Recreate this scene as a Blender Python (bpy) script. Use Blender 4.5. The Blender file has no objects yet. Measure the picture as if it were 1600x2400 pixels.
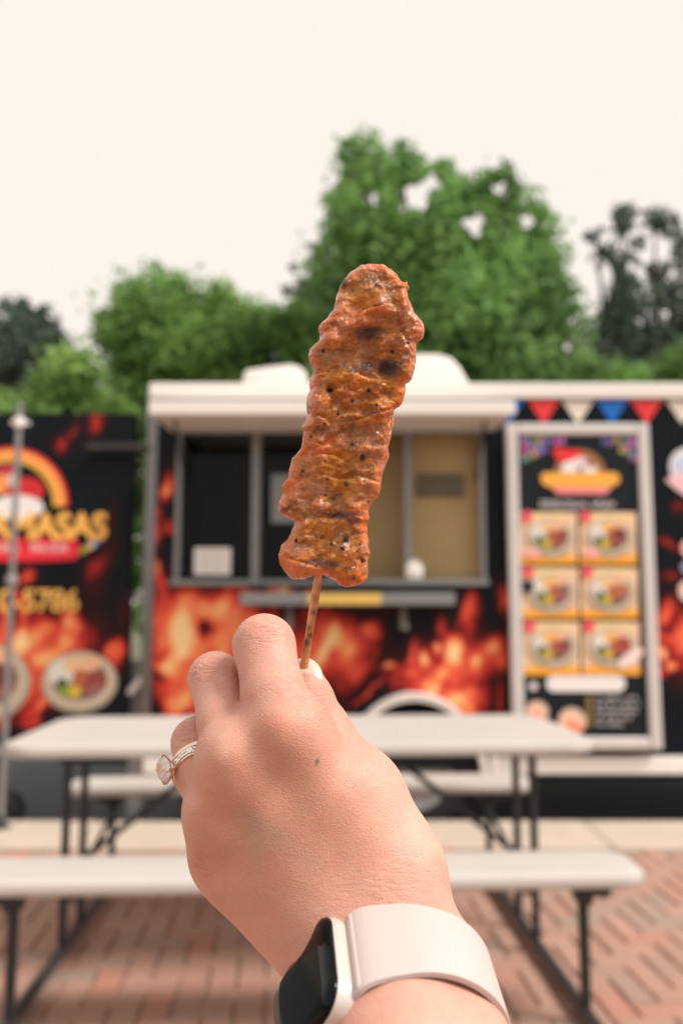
import bpy, bmesh, math, random
import numpy as np
from mathutils import Vector, Matrix
import openvdb

random.seed(7)
rng = np.random.default_rng(7)
scn = bpy.context.scene
col = scn.collection

# ------------------------------------------------------------------ camera
CAM_H = 1.145
PITCH = math.radians(6.84)
FPX = 2000.0                                   # focal length in pixels of the 1600x2400 photograph
cam_d = bpy.data.cameras.new('camera')
cam = bpy.data.objects.new('camera', cam_d); col.objects.link(cam)
cam.location = (0, 0, CAM_H)
cam.rotation_euler = (math.radians(90) + PITCH, 0, 0)
cam_d.sensor_fit = 'VERTICAL'; cam_d.sensor_height = 36; cam_d.sensor_width = 24
cam_d.lens = 36 * FPX / 2400
cam_d.clip_start = 0.02; cam_d.clip_end = 2000
cam_d.dof.use_dof = True
cam_d.dof.focus_distance = 0.288
cam_d.dof.aperture_fstop = 7.9
scn.camera = cam

# ------------------------------------------------------------------ sky, sun, exposure
SUN_EL, SUN_AZ = math.radians(51), math.radians(112)      # azimuth from +Y (ahead) towards +X
world = bpy.data.worlds.new('World'); scn.world = world
world.use_nodes = True
nt = world.node_tree; nt.nodes.clear()
sky = nt.nodes.new('ShaderNodeTexSky'); sky.sky_type = 'NISHITA'; sky.sun_disc = False
sky.sun_elevation = SUN_EL; sky.sun_rotation = SUN_AZ
sky.dust_density = 4.0
bg1 = nt.nodes.new('ShaderNodeBackground'); bg1.inputs['Strength'].default_value = 0.05
nt.links.new(sky.outputs[0], bg1.inputs[0])
bg2 = nt.nodes.new('ShaderNodeBackground')               # the even overcast layer
bg2.inputs[0].default_value = (1.0, 0.92, 0.845, 1); bg2.inputs[1].default_value = 1.03
mx = nt.nodes.new('ShaderNodeMixShader'); mx.inputs[0].default_value = 0.96
nt.links.new(bg1.outputs[0], mx.inputs[1]); nt.links.new(bg2.outputs[0], mx.inputs[2])
wo = nt.nodes.new('ShaderNodeOutputWorld'); nt.links.new(mx.outputs[0], wo.inputs[0])

sun_d = bpy.data.lights.new('sun', 'SUN'); sun_d.energy = 4.3; sun_d.angle = math.radians(18)
sun_d.color = (1.0, 0.95, 0.89)
sun = bpy.data.objects.new('sun', sun_d); col.objects.link(sun)
sdir = Vector((math.cos(SUN_EL) * math.sin(SUN_AZ), math.cos(SUN_EL) * math.cos(SUN_AZ), math.sin(SUN_EL)))
sun.rotation_euler = sdir.to_track_quat('Z', 'Y').to_euler()

vs = scn.view_settings
vs.view_transform = 'Standard'; vs.look = 'None'; vs.gamma = 1; vs.use_curve_mapping = False
vs.exposure = 0.0
scn.cycles.use_denoising = True
scn.cycles.max_bounces = 10; scn.cycles.transmission_bounces = 10
scn.cycles.sample_clamp_indirect = 4

# ------------------------------------------------------------------ projection helpers
CP, SP = math.cos(PITCH), math.sin(PITCH)
def at(px, py, Y):
    """the world point seen at photograph pixel (px, py) on the plane y = Y"""
    a = (px - 800) / FPX; b = -(py - 1200) / FPX
    dy = CP - b * SP; dz = SP + b * CP
    t = Y / dy
    return Vector((a * t, Y, CAM_H + dz * t))
def to_px(P):
    """pixels of an array of world points"""
    P = np.asarray(P, float); z = P[:, 2] - CAM_H
    d = P[:, 1] * CP + z * SP; u = -P[:, 1] * SP + z * CP
    return np.stack([800 + P[:, 0] / d * FPX, 1200 - u / d * FPX], 1)
def near(px, py, d):
    """millimetres to the right of, above and ahead of the eye for something at arm's length"""
    return np.array([(px - 800) / FPX * d, -(py - 1200) / FPX * d, d], float)
def near_world(M):
    M = np.atleast_2d(np.asarray(M, float)) / 1000.0
    return np.stack([M[:, 0], M[:, 2] * CP - M[:, 1] * SP, CAM_H + M[:, 2] * SP + M[:, 1] * CP], 1)

# ------------------------------------------------------------------ materials
def new_mat(name):
    m = bpy.data.materials.new(name); m.use_nodes = True
    return m, m.node_tree, m.node_tree.nodes['Principled BSDF']
def N(t, typ, **kw):
    n = t.nodes.new(typ)
    for k, v in kw.items():
        if k in n.inputs.keys(): n.inputs[k].default_value = v
        else: setattr(n, k, v)
    return n
def pmat(name, color, rough=0.5, metal=0.0, var=0.12, scale=8.0, bump=0.0, bscale=200.0, spec=0.5, coat=0.0, attr=False, coords='Object'):
    """principled surface with soft colour wear and fine relief"""
    m, t, b = new_mat(name)
    tc = N(t, 'ShaderNodeTexCoord')
    n = N(t, 'ShaderNodeTexNoise', Scale=scale, Detail=5.0, Roughness=0.6)
    t.links.new(tc.outputs[coords], n.inputs['Vector'])
    mr = N(t, 'ShaderNodeMapRange'); mr.inputs[3].default_value = 1 - var; mr.inputs[4].default_value = 1 + var
    t.links.new(n.outputs[0], mr.inputs[0])
    mix = N(t, 'ShaderNodeMix', data_type='RGBA', blend_type='MULTIPLY'); mix.inputs[0].default_value = 1
    if attr:
        a = N(t, 'ShaderNodeAttribute', attribute_name='Col'); t.links.new(a.outputs[0], mix.inputs[6])
    else:
        mix.inputs[6].default_value = (*color, 1)
    t.links.new(mr.outputs[0], mix.inputs[7])
    t.links.new(mix.outputs[2], b.inputs['Base Color'])
    b.inputs['Roughness'].default_value = rough; b.inputs['Metallic'].default_value = metal
    b.inputs['Specular IOR Level'].default_value = spec
    b.inputs['Coat Weight'].default_value = coat; b.inputs['Coat Roughness'].default_value = 0.1
    if bump:
        n2 = N(t, 'ShaderNodeTexNoise', Scale=bscale, Detail=3.0)
        t.links.new(tc.outputs[coords], n2.inputs['Vector'])
        bp = N(t, 'ShaderNodeBump', Strength=bump, Distance=0.002)
        t.links.new(n2.outputs[0], bp.inputs['Height']); t.links.new(bp.outputs[0], b.inputs['Normal'])
    return m

M = {}
M['white_paint'] = pmat('white_paint', (0.84, 0.79, 0.75), 0.35, var=0.06, scale=3)
M['hatch_lining'] = pmat('hatch_lining', (0.72, 0.66, 0.62), 0.5, var=0.08, scale=3)
M['aluminium'] = pmat('aluminium', (0.25, 0.255, 0.255), 0.4, 0.4, var=0.12, scale=12)
M['dull_grey'] = pmat('dull_grey', (0.32, 0.31, 0.30), 0.5, 0.3, var=0.15, scale=10)
M['silver'] = pmat('silver_frame', (0.66, 0.625, 0.605), 0.4, 0.15, var=0.08, scale=6)
M['pole_grey'] = pmat('pole_grey', (0.24, 0.23, 0.22), 0.5, 0.2, var=0.25, scale=7)
M['chrome'] = pmat('chrome', (0.20, 0.19, 0.19), 0.25, 0.9, var=0.15, scale=9)
M['black_plastic'] = pmat('black_plastic', (0.006, 0.009, 0.011), 0.5, var=0.3, scale=6, spec=.2)
M['steel'] = pmat('dark_steel', (0.014, 0.020, 0.024), 0.4, 0.0, var=0.25, scale=14, bump=0.1)
M['steel_runner'] = pmat('worn_steel', (0.045, 0.043, 0.043), 0.42, 0.2, var=0.35, scale=10, bump=0.1)
M['table_plastic'] = pmat('table_plastic', (0.485, 0.452, 0.42), 0.5, var=0.10, scale=5, bump=0.25, bscale=350)
M['rubber'] = pmat('rubber', (0.012, 0.012, 0.013), 0.75, var=0.3, scale=20)
M['concrete'] = pmat('concrete', (0.50, 0.415, 0.335), 0.85, var=0.18, scale=5, bump=0.5, bscale=90)
M['asphalt'] = pmat('asphalt', (0.055, 0.060, 0.064), 0.85, var=0.3, scale=9, bump=0.7, bscale=160)
M['earth'] = pmat('earth', (0.13, 0.12, 0.075), 0.95, var=0.4, scale=0.6, bump=0.6, bscale=30)
M['bedding'] = pmat('joint_sand', (0.30, 0.215, 0.165), 0.95, var=0.3, scale=20, bump=0.5, bscale=150)
M['wrap'] = pmat('printed_wrap', (1, 1, 1), 0.4, var=0.05, scale=4, attr=True, spec=0.12)
M['print'] = pmat('print', (1, 1, 1), 0.45, var=0.05, scale=9, attr=True, spec=0.4)
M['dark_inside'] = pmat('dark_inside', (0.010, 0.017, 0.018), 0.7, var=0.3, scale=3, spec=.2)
M['plywood'] = pmat('plywood', (0.97, 0.57, 0.25), 0.6, var=0.2, scale=3)
M['paper'] = pmat('paper', (0.85, 0.83, 0.80), 0.7, var=0.05, scale=20)
M['grey_paper'] = pmat('grey_paper', (0.25, 0.27, 0.28), 0.7, var=0.1, scale=20)
M['bag_grey'] = pmat('bag_grey', (0.26, 0.17, 0.10), 0.6, var=0.3, scale=9)
M['bark'] = pmat('bark', (0.075, 0.058, 0.045), 0.9, var=0.4, scale=5, bump=0.8, bscale=25)
M['yellow'] = pmat('yellow_decal', (0.80, 0.52, 0.12), 0.5, var=0.08, scale=9)

def glass_mat(name, tint, rough=0.02):
    m, t, b = new_mat(name)
    g = N(t, 'ShaderNodeBsdfGlossy', Roughness=rough); g.inputs[0].default_value = (0.9, 0.95, 0.95, 1)
    tr = N(t, 'ShaderNodeBsdfTransparent'); tr.inputs[0].default_value = (*tint, 1)
    fr = N(t, 'ShaderNodeFresnel', IOR=1.18)
    ms = N(t, 'ShaderNodeMixShader')
    t.links.new(fr.outputs[0], ms.inputs[0]); t.links.new(tr.outputs[0], ms.inputs[1]); t.links.new(g.outputs[0], ms.inputs[2])
    t.links.new(ms.outputs[0], t.nodes['Material Output'].inputs[0])
    return m
M['glass'] = glass_mat('window_glass', (0.86, 0.9, 0.9))

def brick_mat():
    m, t, b = new_mat('paver_brick')
    oi = N(t, 'ShaderNodeObjectInfo'); ge = N(t, 'ShaderNodeNewGeometry')
    ad = N(t, 'ShaderNodeMath', operation='ADD'); fr = N(t, 'ShaderNodeMath', operation='FRACT')
    t.links.new(oi.outputs['Random'], ad.inputs[0]); t.links.new(ge.outputs['Random Per Island'], ad.inputs[1]); t.links.new(ad.outputs[0], fr.inputs[0])
    cr = N(t, 'ShaderNodeValToRGB'); e = cr.color_ramp; e.interpolation = 'LINEAR'
    stops = [(0, (0.37, 0.205, 0.152)), (0.25, (0.40, 0.23, 0.172)), (0.45, (0.34, 0.22, 0.17)), (0.62, (0.42, 0.24, 0.18)), (0.8, (0.31, 0.225, 0.18)), (1, (0.43, 0.20, 0.14))]
    while len(e.elements) < len(stops): e.elements.new(0.5)
    for el, (p, c) in zip(e.elements, stops): el.position = p; el.color = (*c, 1)
    t.links.new(fr.outputs[0], cr.inputs[0])
    tc = N(t, 'ShaderNodeTexCoord'); no = N(t, 'ShaderNodeTexNoise', Scale=35.0, Detail=6.0, Roughness=0.7)
    t.links.new(ge.outputs['Position'], no.inputs['Vector'])
    mr = N(t, 'ShaderNodeMapRange'); mr.inputs[3].default_value = 0.72; mr.inputs[4].default_value = 1.28
    t.links.new(no.outputs[0], mr.inputs[0])
    mi = N(t, 'ShaderNodeMix', data_type='RGBA', blend_type='MULTIPLY'); mi.inputs[0].default_value = 1
    t.links.new(cr.outputs[0], mi.inputs[6]); t.links.new(mr.outputs[0], mi.inputs[7]); t.links.new(mi.outputs[2], b.inputs['Base Color'])
    b.inputs['Roughness'].default_value = 0.85
    n2 = N(t, 'ShaderNodeTexNoise', Scale=160.0, Detail=4.0); t.links.new(ge.outputs['Position'], n2.inputs['Vector'])
    bp = N(t, 'ShaderNodeBump', Strength=0.5, Distance=0.003); t.links.new(n2.outputs[0], bp.inputs['Height']); t.links.new(bp.outputs[0], b.inputs['Normal'])
    return m
M['brick'] = brick_mat()

def leaf_mat(name, c1, c2, trans=0.35):
    m, t, b = new_mat(name)
    a = N(t, 'ShaderNodeAttribute', attribute_name='Col')
    tc = N(t, 'ShaderNodeTexCoord'); no = N(t, 'ShaderNodeTexNoise', Scale=0.7, Detail=3.0)
    t.links.new(tc.outputs['Object'], no.inputs['Vector'])
    ad = N(t, 'ShaderNodeMath', operation='MULTIPLY_ADD'); ad.inputs[1].default_value = 0.55
    t.links.new(a.outputs['Fac'], ad.inputs[0]); 
    mr = N(t, 'ShaderNodeMapRange'); mr.inputs[1].default_value = 0.3; mr.inputs[2].default_value = 0.7; mr.inputs[3].default_value = 0; mr.inputs[4].default_value = 0.5
    t.links.new(no.outputs[0], mr.inputs[0]); t.links.new(mr.outputs[0], ad.inputs[2])
    mi = N(t, 'ShaderNodeMix', data_type='RGBA'); mi.inputs[6].default_value = (*c1, 1); mi.inputs[7].default_value = (*c2, 1)
    t.links.new(ad.outputs[0], mi.inputs[0]); t.links.new(mi.outputs[2], b.inputs['Base Color'])
    b.inputs['Roughness'].default_value = 0.6; b.inputs['Specular IOR Level'].default_value = 0.3
    tl = N(t, 'ShaderNodeBsdfTranslucent'); t.links.new(mi.outputs[2], tl.inputs[0])
    ms = N(t, 'ShaderNodeMixShader'); ms.inputs[0].default_value = trans
    t.links.new(b.outputs[0], ms.inputs[1]); t.links.new(tl.outputs[0], ms.inputs[2])
    t.links.new(ms.outputs[0], t.nodes['Material Output'].inputs[0])
    return m

# ------------------------------------------------------------------ mesh helpers
def tag(o, label=None, cat=None, group=None, kind=None):
    if label: o['label'] = label
    if cat: o['category'] = cat
    if group: o['group'] = group
    if kind: o['kind'] = kind
    return o
def empty(name, loc, rot=(0, 0, 0)):
    o = bpy.data.objects.new(name, None); o.empty_display_size = 0.05
    o.location = loc; o.rotation_euler = rot; col.objects.link(o); return o
def root_loc(o):
    while o.parent is not None: o = o.parent
    return np.array(o.location)
def link_mesh(name, me, mats, parent=None):
    o = bpy.data.objects.new(name, me); col.objects.link(o)
    for m in (mats if isinstance(mats, (list, tuple)) else [mats]): me.materials.append(m)
    if parent is not None: o.parent = parent
    return o
def np_mesh(name, V, F, mat, parent=None, colors=None, smooth=True, world=True, attrs=None, loc=None):
    """V (n,3), F (m,3|4) arrays; V in world space unless world=False"""
    V = np.asarray(V, np.float32); F = np.asarray(F, np.int32)
    off = root_loc(parent) if (parent is not None and world) else (np.array(loc) if loc is not None else np.zeros(3))
    V = V - off
    me = bpy.data.meshes.new(name)
    k = F.shape[1]
    me.vertices.add(len(V)); me.vertices.foreach_set('co', V.astype(np.float32).ravel())
    me.loops.add(F.size); me.loops.foreach_set('vertex_index', F.ravel())
    me.polygons.add(len(F)); me.polygons.foreach_set('loop_start', np.arange(0, F.size, k, dtype=np.int32))
    me.polygons.foreach_set('use_smooth', np.full(len(F), smooth))
    me.update(calc_edges=True); me.validate()
    if colors is not None:
        a = me.attributes.new('Col', 'FLOAT_COLOR', 'POINT')
        c = np.ones((len(V), 4), np.float32); c[:, :3] = colors; a.data.foreach_set('color', c.ravel())
    for nm, arr in (attrs or {}).items():
        a = me.attributes.new(nm, 'FLOAT', 'POINT'); a.data.foreach_set('value', np.asarray(arr, np.float32))
    o = link_mesh(name, me, mat, parent)
    if parent is None and loc is not None: o.location = loc
    return o

class MB:
    """collects shapes, then links them as ONE mesh object"""
    def __init__(s): s.v = []; s.f = []; s.c = []; s.cur = (1, 1, 1)
    def color(s, c): s.cur = c; return s
    def add(s, V, F):
        b = len(s.v); s.v += [tuple(map(float, p)) for p in V]; s.f += [tuple(b + i for i in f) for f in F]; s.c += [s.cur] * len(V); return s
    def box(s, x0, x1, y0, y1, z0, z1):
        V = [(x, y, z) for x in (x0, x1) for y in (y0, y1) for z in (z0, z1)]
        return s.add(V, [(0, 1, 3, 2), (4, 6, 7, 5), (0, 4, 5, 1), (2, 3, 7, 6), (0, 2, 6, 4), (1, 5, 7, 3)])
    def obox(s, c, ax, ay, az):
        c = Vector(c); ax, ay, az = Vector(ax), Vector(ay), Vector(az)
        V = [c + ax * i + ay * j + az * k for i in (-1, 1) for j in (-1, 1) for k in (-1, 1)]
        return s.add(V, [(0, 1, 3, 2), (4, 6, 7, 5), (0, 4, 5, 1), (2, 3, 7, 6), (0, 2, 6, 4), (1, 5, 7, 3)])
    def tube(s, pts, r, n=10, caps=True):
        pts = [Vector(p) for p in pts]; R = r if isinstance(r, (list, tuple)) else [r] * len(pts)
        rings = []; prev = None
        for i, p in enumerate(pts):
            d = (pts[min(i + 1, len(pts) - 1)] - pts[max(i - 1, 0)]).normalized()
            u = prev if prev is not None else (Vector((0, 0, 1)) if abs(d.z) < 0.9 else Vector((1, 0, 0)))
            u = (u - d * u.dot(d)).normalized(); prev = u; w = d.cross(u)
            rings.append([p + (u * math.cos(2 * math.pi * k / n) + w * math.sin(2 * math.pi * k / n)) * R[i] for k in range(n)])
        V = [q for ri in rings for q in ri]; F = []
        for i in range(len(pts) - 1):
            for k in range(n): F.append((i * n + k, i * n + (k + 1) % n, (i + 1) * n + (k + 1) % n, (i + 1) * n + k))
        if caps: F.append(tuple(range(n))[::-1]); F.append(tuple((len(pts) - 1) * n + k for k in range(n)))
        return s.add(V, F)
    def prism(s, poly, y0, y1):
        """polygon of (x, z) extruded from y0 (front) to y1"""
        n = len(poly); V = [(x, y0, z) for x, z in poly] + [(x, y1, z) for x, z in poly]
        F = [tuple(range(n)), tuple(range(2 * n - 1, n - 1, -1))] + [(i, i + n, (i + 1) % n + n, (i + 1) % n) for i in range(n)]
        return s.add(V, F)
    def ellipse(s, cx, cz, rx, rz, y0, y1, n=28, rot=0.0):
        c, q = math.cos(rot), math.sin(rot); P = []
        for k in range(n):
            a = 2 * math.pi * k / n; x, z = rx * math.cos(a), rz * math.sin(a); P.append((cx + x * c - z * q, cz + x * q + z * c))
        return s.prism(P, y0, y1)
    def arc(s, cx, cz, r0, r1, a0, a1, y0, y1, n=32):
        """ring segment in the x-z plane"""
        V = []; F = []
        for k in range(n + 1):
            a = a0 + (a1 - a0) * k / n; c, q = math.cos(a), math.sin(a)
            V += [(cx + r0 * c, y0, cz + r0 * q), (cx + r1 * c, y0, cz + r1 * q), (cx + r1 * c, y1, cz + r1 * q), (cx + r0 * c, y1, cz + r0 * q)]
        for k in range(n):
            for j in range(4): F.append((4 * k + j, 4 * k + (j + 1) % 4, 4 * k + 4 + (j + 1) % 4, 4 * k + 4 + j))
        F += [(0, 1, 2, 3), (4 * n + 3, 4 * n + 2, 4 * n + 1, 4 * n)]
        return s.add(V, F)
    def layers(s, outline_fn, levels):
        """stack of outlines: levels = [(inset, z)], closed top and bottom"""
        rings = [[(x, y, z) for x, y in outline_fn(i)] for i, z in levels]
        n = len(rings[0]); V = [p for r in rings for p in r]; F = []
        for i in range(len(rings) - 1):
            for k in range(n): F.append((i * n + k, i * n + (k + 1) % n, (i + 1) * n + (k + 1) % n, (i + 1) * n + k))
        F.append(tuple(range(n))[::-1]); F.append(tuple((len(rings) - 1) * n + k for k in range(n)))
        return s.add(V, F)
    def lathe(s, prof, c, axis='y', n=32):
        V = []; F = []
        for r, h in prof:
            for k in range(n):
                a = 2 * math.pi * k / n; x, z = r * math.cos(a), r * math.sin(a)
                V.append((c[0] + x, c[1] + h, c[2] + z) if axis == 'y' else (c[0] + x, c[1] + z, c[2] + h))
        for i in range(len(prof) - 1):
            for k in range(n): F.append((i * n + k, i * n + (k + 1) % n, (i + 1) * n + (k + 1) % n, (i + 1) * n + k))
        return s.add(V, F)
    def build(s, name, mat, parent=None, bevel=0.0, smooth=False, world=True, colors=False, loc=None, seg=2):
        off = root_loc(parent) if (parent is not None and world) else (np.array(loc) if loc is not None else np.zeros(3))
        bm = bmesh.new(); lay = bm.verts.layers.float_color.new('Col') if colors else None
        vs_ = [bm.verts.new((p[0] - off[0], p[1] - off[1], p[2] - off[2])) for p in s.v]
        if colors:
            for v, c in zip(vs_, s.c): v[lay] = (*c, 1)
        for f in s.f:
            try: bm.faces.new([vs_[i] for i in f])
            except ValueError: pass
        bmesh.ops.recalc_face_normals(bm, faces=bm.faces)
        if bevel:
            es = [e for e in bm.edges if len(e.link_faces) == 2 and e.calc_face_angle(0) > 0.6]
            bmesh.ops.bevel(bm, geom=es, offset=bevel, segments=seg, affect='EDGES', profile=0.5, clamp_overlap=True)
        for f in bm.faces: f.smooth = smooth
        me = bpy.data.meshes.new(name); bm.to_mesh(me); bm.free()
        if smooth: 
            try: me.set_sharp_from_angle(angle=math.radians(40))
            except Exception: pass
        o = link_mesh(name, me, mat, parent)
        if parent is None and loc is not None: o.location = loc
        return o

# ------------------------------------------------------------------ numpy noise
def hash2(ix, iy, seed=0):
    h = (ix * 374761393 + iy * 668265263 + seed * 974711) & 0x7fffffff
    h = ((h ^ (h >> 13)) * 1274126177) & 0x7fffffff
    return ((h ^ (h >> 16)) & 0xffff) / 65535.0
def vnoise(x, y, seed=0):
    ix = np.floor(x).astype(np.int64); iy = np.floor(y).astype(np.int64); fx = x - ix; fy = y - iy
    fx = fx * fx * fx * (fx * (fx * 6 - 15) + 10); fy = fy * fy * fy * (fy * (fy * 6 - 15) + 10)
    a = hash2(ix, iy, seed); b = hash2(ix + 1, iy, seed); c = hash2(ix, iy + 1, seed); d = hash2(ix + 1, iy + 1, seed)
    return (a * (1 - fx) + b * fx) * (1 - fy) + (c * (1 - fx) + d * fx) * fy
def fbm(x, y, oct=4, seed=0):
    s = 0; a = 0.5; t = 0
    for o in range(oct): s = s + a * vnoise(x, y, seed + o * 17); t += a; a *= 0.5; x = x * 2.03 + 11.3; y = y * 2.03 + 5.7
    return s / t * 2 - 1

# ================================================================== THE SETTING
YT = 5.10                    # plane of the food trailer's serving side
ROAD_Z = -0.125
def sheet(name, x0, x1, y0, y1, z, mat, nx=2, ny=2):
    xs = np.linspace(x0, x1, nx); ys = np.linspace(y0, y1, ny); X, Y = np.meshgrid(xs, ys)
    V = np.stack([X.ravel(), Y.ravel(), np.full(X.size, z)], 1)
    F = [(j * nx + i, j * nx + i + 1, (j + 1) * nx + i + 1, (j + 1) * nx + i) for j in range(ny - 1) for i in range(nx - 1)]
    return tag(np_mesh(name, V, F, mat, smooth=False), kind='structure')
sheet('ground', -400, 400, -400, 400, ROAD_Z - 0.004, M['earth'], 9, 9)
sheet('road', -60, 60, 4.93, 11.0, ROAD_Z, M['asphalt'], 3, 3)

# concrete kerb, one stone after another
kerb = tag(empty('kerb', (0, 4.66, ROAD_Z)), kind='structure')
KY0, KY1 = 4.40, 4.95
kx = -6.3; kmesh = None
while kx < 6.3:
    mb = MB().box(-0.447, 0.447, KY0 - 4.66, KY1 - 4.66, 0, 0.125)
    if kmesh is None:
        ks = mb.build('kerb_stone', M['concrete'], kerb, bevel=0.012, world=False); kmesh = ks.data
    else:
        ks = bpy.data.objects.new('kerb_stone', kmesh); col.objects.link(ks); ks.parent = kerb
    ks.location = (kx, 0, rng.uniform(-0.002, 0.002)); kx += 0.90

# brick pavement in herringbone bond
pave = tag(empty('brick_pavement', (0, 2.0, -0.07)), kind='structure')
MB().box(-6.5, 6.5, -3.0, 4.394, ROAD_Z - 0.002, -0.012).build('bedding', M['bedding'], pave)
def brick_shape(L, W, g=0.003, h=0.05, b=0.006):
    x, y = L / 2 - g, W / 2 - g
    V = [(-x, -y, -h), (x, -y, -h), (x, y, -h), (-x, y, -h), (-x, -y, -b), (x, -y, -b), (x, y, -b), (-x, y, -b),
         (-x + b, -y + b, 0), (x - b, -y + b, 0), (x - b, y - b, 0), (-x + b, y - b, 0)]
    F = [(0, 1, 5, 4), (1, 2, 6, 5), (2, 3, 7, 6), (3, 0, 4, 7), (4, 5, 9, 8), (5, 6, 10, 9), (6, 7, 11, 10), (7, 4, 8, 11), (8, 9, 10, 11)]
    return V, F
BW = 0.09; yaw = math.radians(4); cy_, sy_ = math.cos(yaw), math.sin(yaw)
places = []
for i in range(-82, 83):
    for j in range(-82, 83):
        r = (i - j) % 4
        if r == 0: c = ((i + 1) * BW, (j + 0.5) * BW); a = 0
        elif r == 3: c = ((i + 0.5) * BW, (j + 1) * BW); a = math.pi / 2
        else: continue
        x, y = c[0] * cy_ - c[1] * sy_, c[0] * sy_ + c[1] * cy_ + 2.0
        if abs(x) < 6.2 and -2.8 < y < 4.30: places.append((x, y, a + yaw))
P = np.array(places); q = to_px(np.stack([P[:, 0], P[:, 1], P[:, 0] * 0], 1))
vis = (P[:, 1] > 1.5) & (q[:, 0] > -60) & (q[:, 0] < 1660) & (q[:, 1] < 2470)
score = np.where(vis, P[:, 1], 99); order = np.argsort(score)
bV, bF = brick_shape(0.18, 0.09)
bme = bpy.data.meshes.new('brick'); bme.from_pydata(bV, [], bF); bme.materials.append(M['brick'])
n_ind = min(300, int(vis.sum()))
for k in order[:n_ind]:
    o = bpy.data.objects.new('brick', bme); col.objects.link(o); o.parent = pave
    o.location = (P[k, 0], P[k, 1] - 2.0, 0.07 + rng.uniform(-0.002, 0.002)); o.rotation_euler = (rng.normal(0, .006), rng.normal(0, .006), P[k, 2])
rest = order[n_ind:]
bVn = np.array(bV); bFn = np.array(bF); allV = []; allF = []
for m_, k in enumerate(rest):
    c, s = math.cos(P[k, 2]), math.sin(P[k, 2])
    allV.append(np.stack([bVn[:, 0] * c - bVn[:, 1] * s + P[k, 0], bVn[:, 0] * s + bVn[:, 1] * c + P[k, 1] - 2.0, bVn[:, 2] + 0.07 + rng.uniform(-.002, .002)], 1)); allF.append(bFn + 12 * m_)
tag(np_mesh('brick_field', np.concatenate(allV), np.concatenate(allF), M['brick'], pave, smooth=False, world=False), kind='stuff')

# ------------------------------------------------------------------ trees
def tree(name, label, Y, lobes, leaf, mat, holes=(), dens=1.0, depth=0.55, trunk_px=None, group=None, trunk_r=0.16, seed=1, cat='tree'):
    """lobes: (px, py, r_px) of each bough of foliage seen from the table, leaves spread through their volume"""
    g = np.random.default_rng(seed)
    C = []; Nn = []; Sz = []; Cl = []
    cxs = [at(px, py, Y) for px, py, r in lobes]
    for (px, py, r), c in zip(lobes, cxs):
        s = c.y / FPX * 1.16; R = r * s
        n = int(dens * 6.5 * math.pi * R * R / (leaf * leaf * 0.55))
        d = g.normal(size=(n, 3)); d /= np.linalg.norm(d, axis=1)[:, None]
        rad = R * g.uniform(0.12, 1.0, n) ** 0.45 * (1 + 0.16 * g.normal(size=n))
        off = g.uniform(-1, 1) * depth * 1.2
        # ragged sub-clumps
        k = 10; sub = g.normal(size=(k, 3)); sub /= np.linalg.norm(sub, axis=1)[:, None]
        near_ = (d @ sub.T).max(1)
        rad *= 0.72 + 0.36 * np.clip((near_ - 0.45) / 0.45, 0, 1)
        p = np.array(c)[None] + d * rad[:, None] * np.array([1, 1.1, 1]) + np.array([0, off, 0])
        C.append(p); Nn.append(d); Sz.append(leaf * g.uniform(0.6, 1.35, n)); 
        Cl.append(np.clip(g.normal(0.42, 0.17, n) + g.normal(0, 0.17) + .34 * (sub_t := g.normal(size=k))[(d @ sub.T).argmax(1)], 0, 1))
    C = np.concatenate(C); Nn = np.concatenate(Nn); Sz = np.concatenate(Sz); Cl = np.concatenate(Cl)
    keep = C[:, 2] > 0.25
    if len(holes):
        qq = to_px(C)
        for hx, hy, hr in holes:
            ang = np.arctan2(qq[:, 1] - hy, qq[:, 0] - hx)
            keep &= np.hypot(qq[:, 0] - hx, qq[:, 1] - hy) > hr * (1 + 0.25 * np.sin(3 * ang + hx))
    C, Nn, Sz, Cl = C[keep], Nn[keep], Sz[keep], Cl[keep]; n = len(C)
    nn = Nn * 0.6 + g.normal(size=(n, 3)) * 0.7 + np.array([0, -0.1, 0.55]); nn /= np.linalg.norm(nn, axis=1)[:, None]
    t = np.cross(nn, g.normal(size=(n, 3))); t /= np.linalg.norm(t, axis=1)[:, None]; b = np.cross(nn, t)
    a, w = Sz[:, None] * 0.62, Sz[:, None] * 0.36
    V = np.stack([C - t * a, C + b * w + nn * a * 0.12, C + t * a - nn * a * .2, C - b * w + nn * a * 0.12], 1).reshape(-1, 3)
    F = np.arange(4 * n).reshape(n, 4)
    cx = float(np.mean([c.x for c in cxs])); 
    if trunk_px is not None: cx = at(trunk_px, 1400, Y).x
    root = tag(empty(name, (cx, Y, ROAD_Z)), label, cat, group)
    np_mesh('crown', V, F, mat, root, colors=np.repeat(Cl, 4)[:, None] * np.ones((1, 3)), smooth=False)
    # trunk with limbs to the larger lobes
    mb = MB(); top = max(c.z for c in cxs); zt = ROAD_Z + (top - ROAD_Z) * 0.72
    pts = [(cx + 0.12 * math.sin(k * 1.3 + seed), Y + 0.1 * math.cos(k * 1.7 + seed), ROAD_Z - 0.05 + (zt - ROAD_Z) * k / 7) for k in range(8)]
    mb.tube(pts, [trunk_r * (1.25 if k == 0 else 1 - 0.11 * k) for k in range(8)], 9)
    for i, c in enumerate(sorted(cxs, key=lambda c: -c.z)[::2]):
        zz = max(ROAD_Z + 0.8, c.z - abs(c.x - cx) * 0.7 - 0.6); f = min(6, max(0, int((zz - ROAD_Z) / (zt - ROAD_Z) * 7)))
        p0 = Vector(pts[f]); p1 = p0.lerp(c, 0.5) + Vector((0, 0.1, -0.15))
        mb.tube([p0, p1, c], [trunk_r * (0.55 - 0.05 * f), trunk_r * 0.3, trunk_r * 0.1], 6)
    mb.build('trunk', M['bark'], root, smooth=True)
    return root

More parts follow.
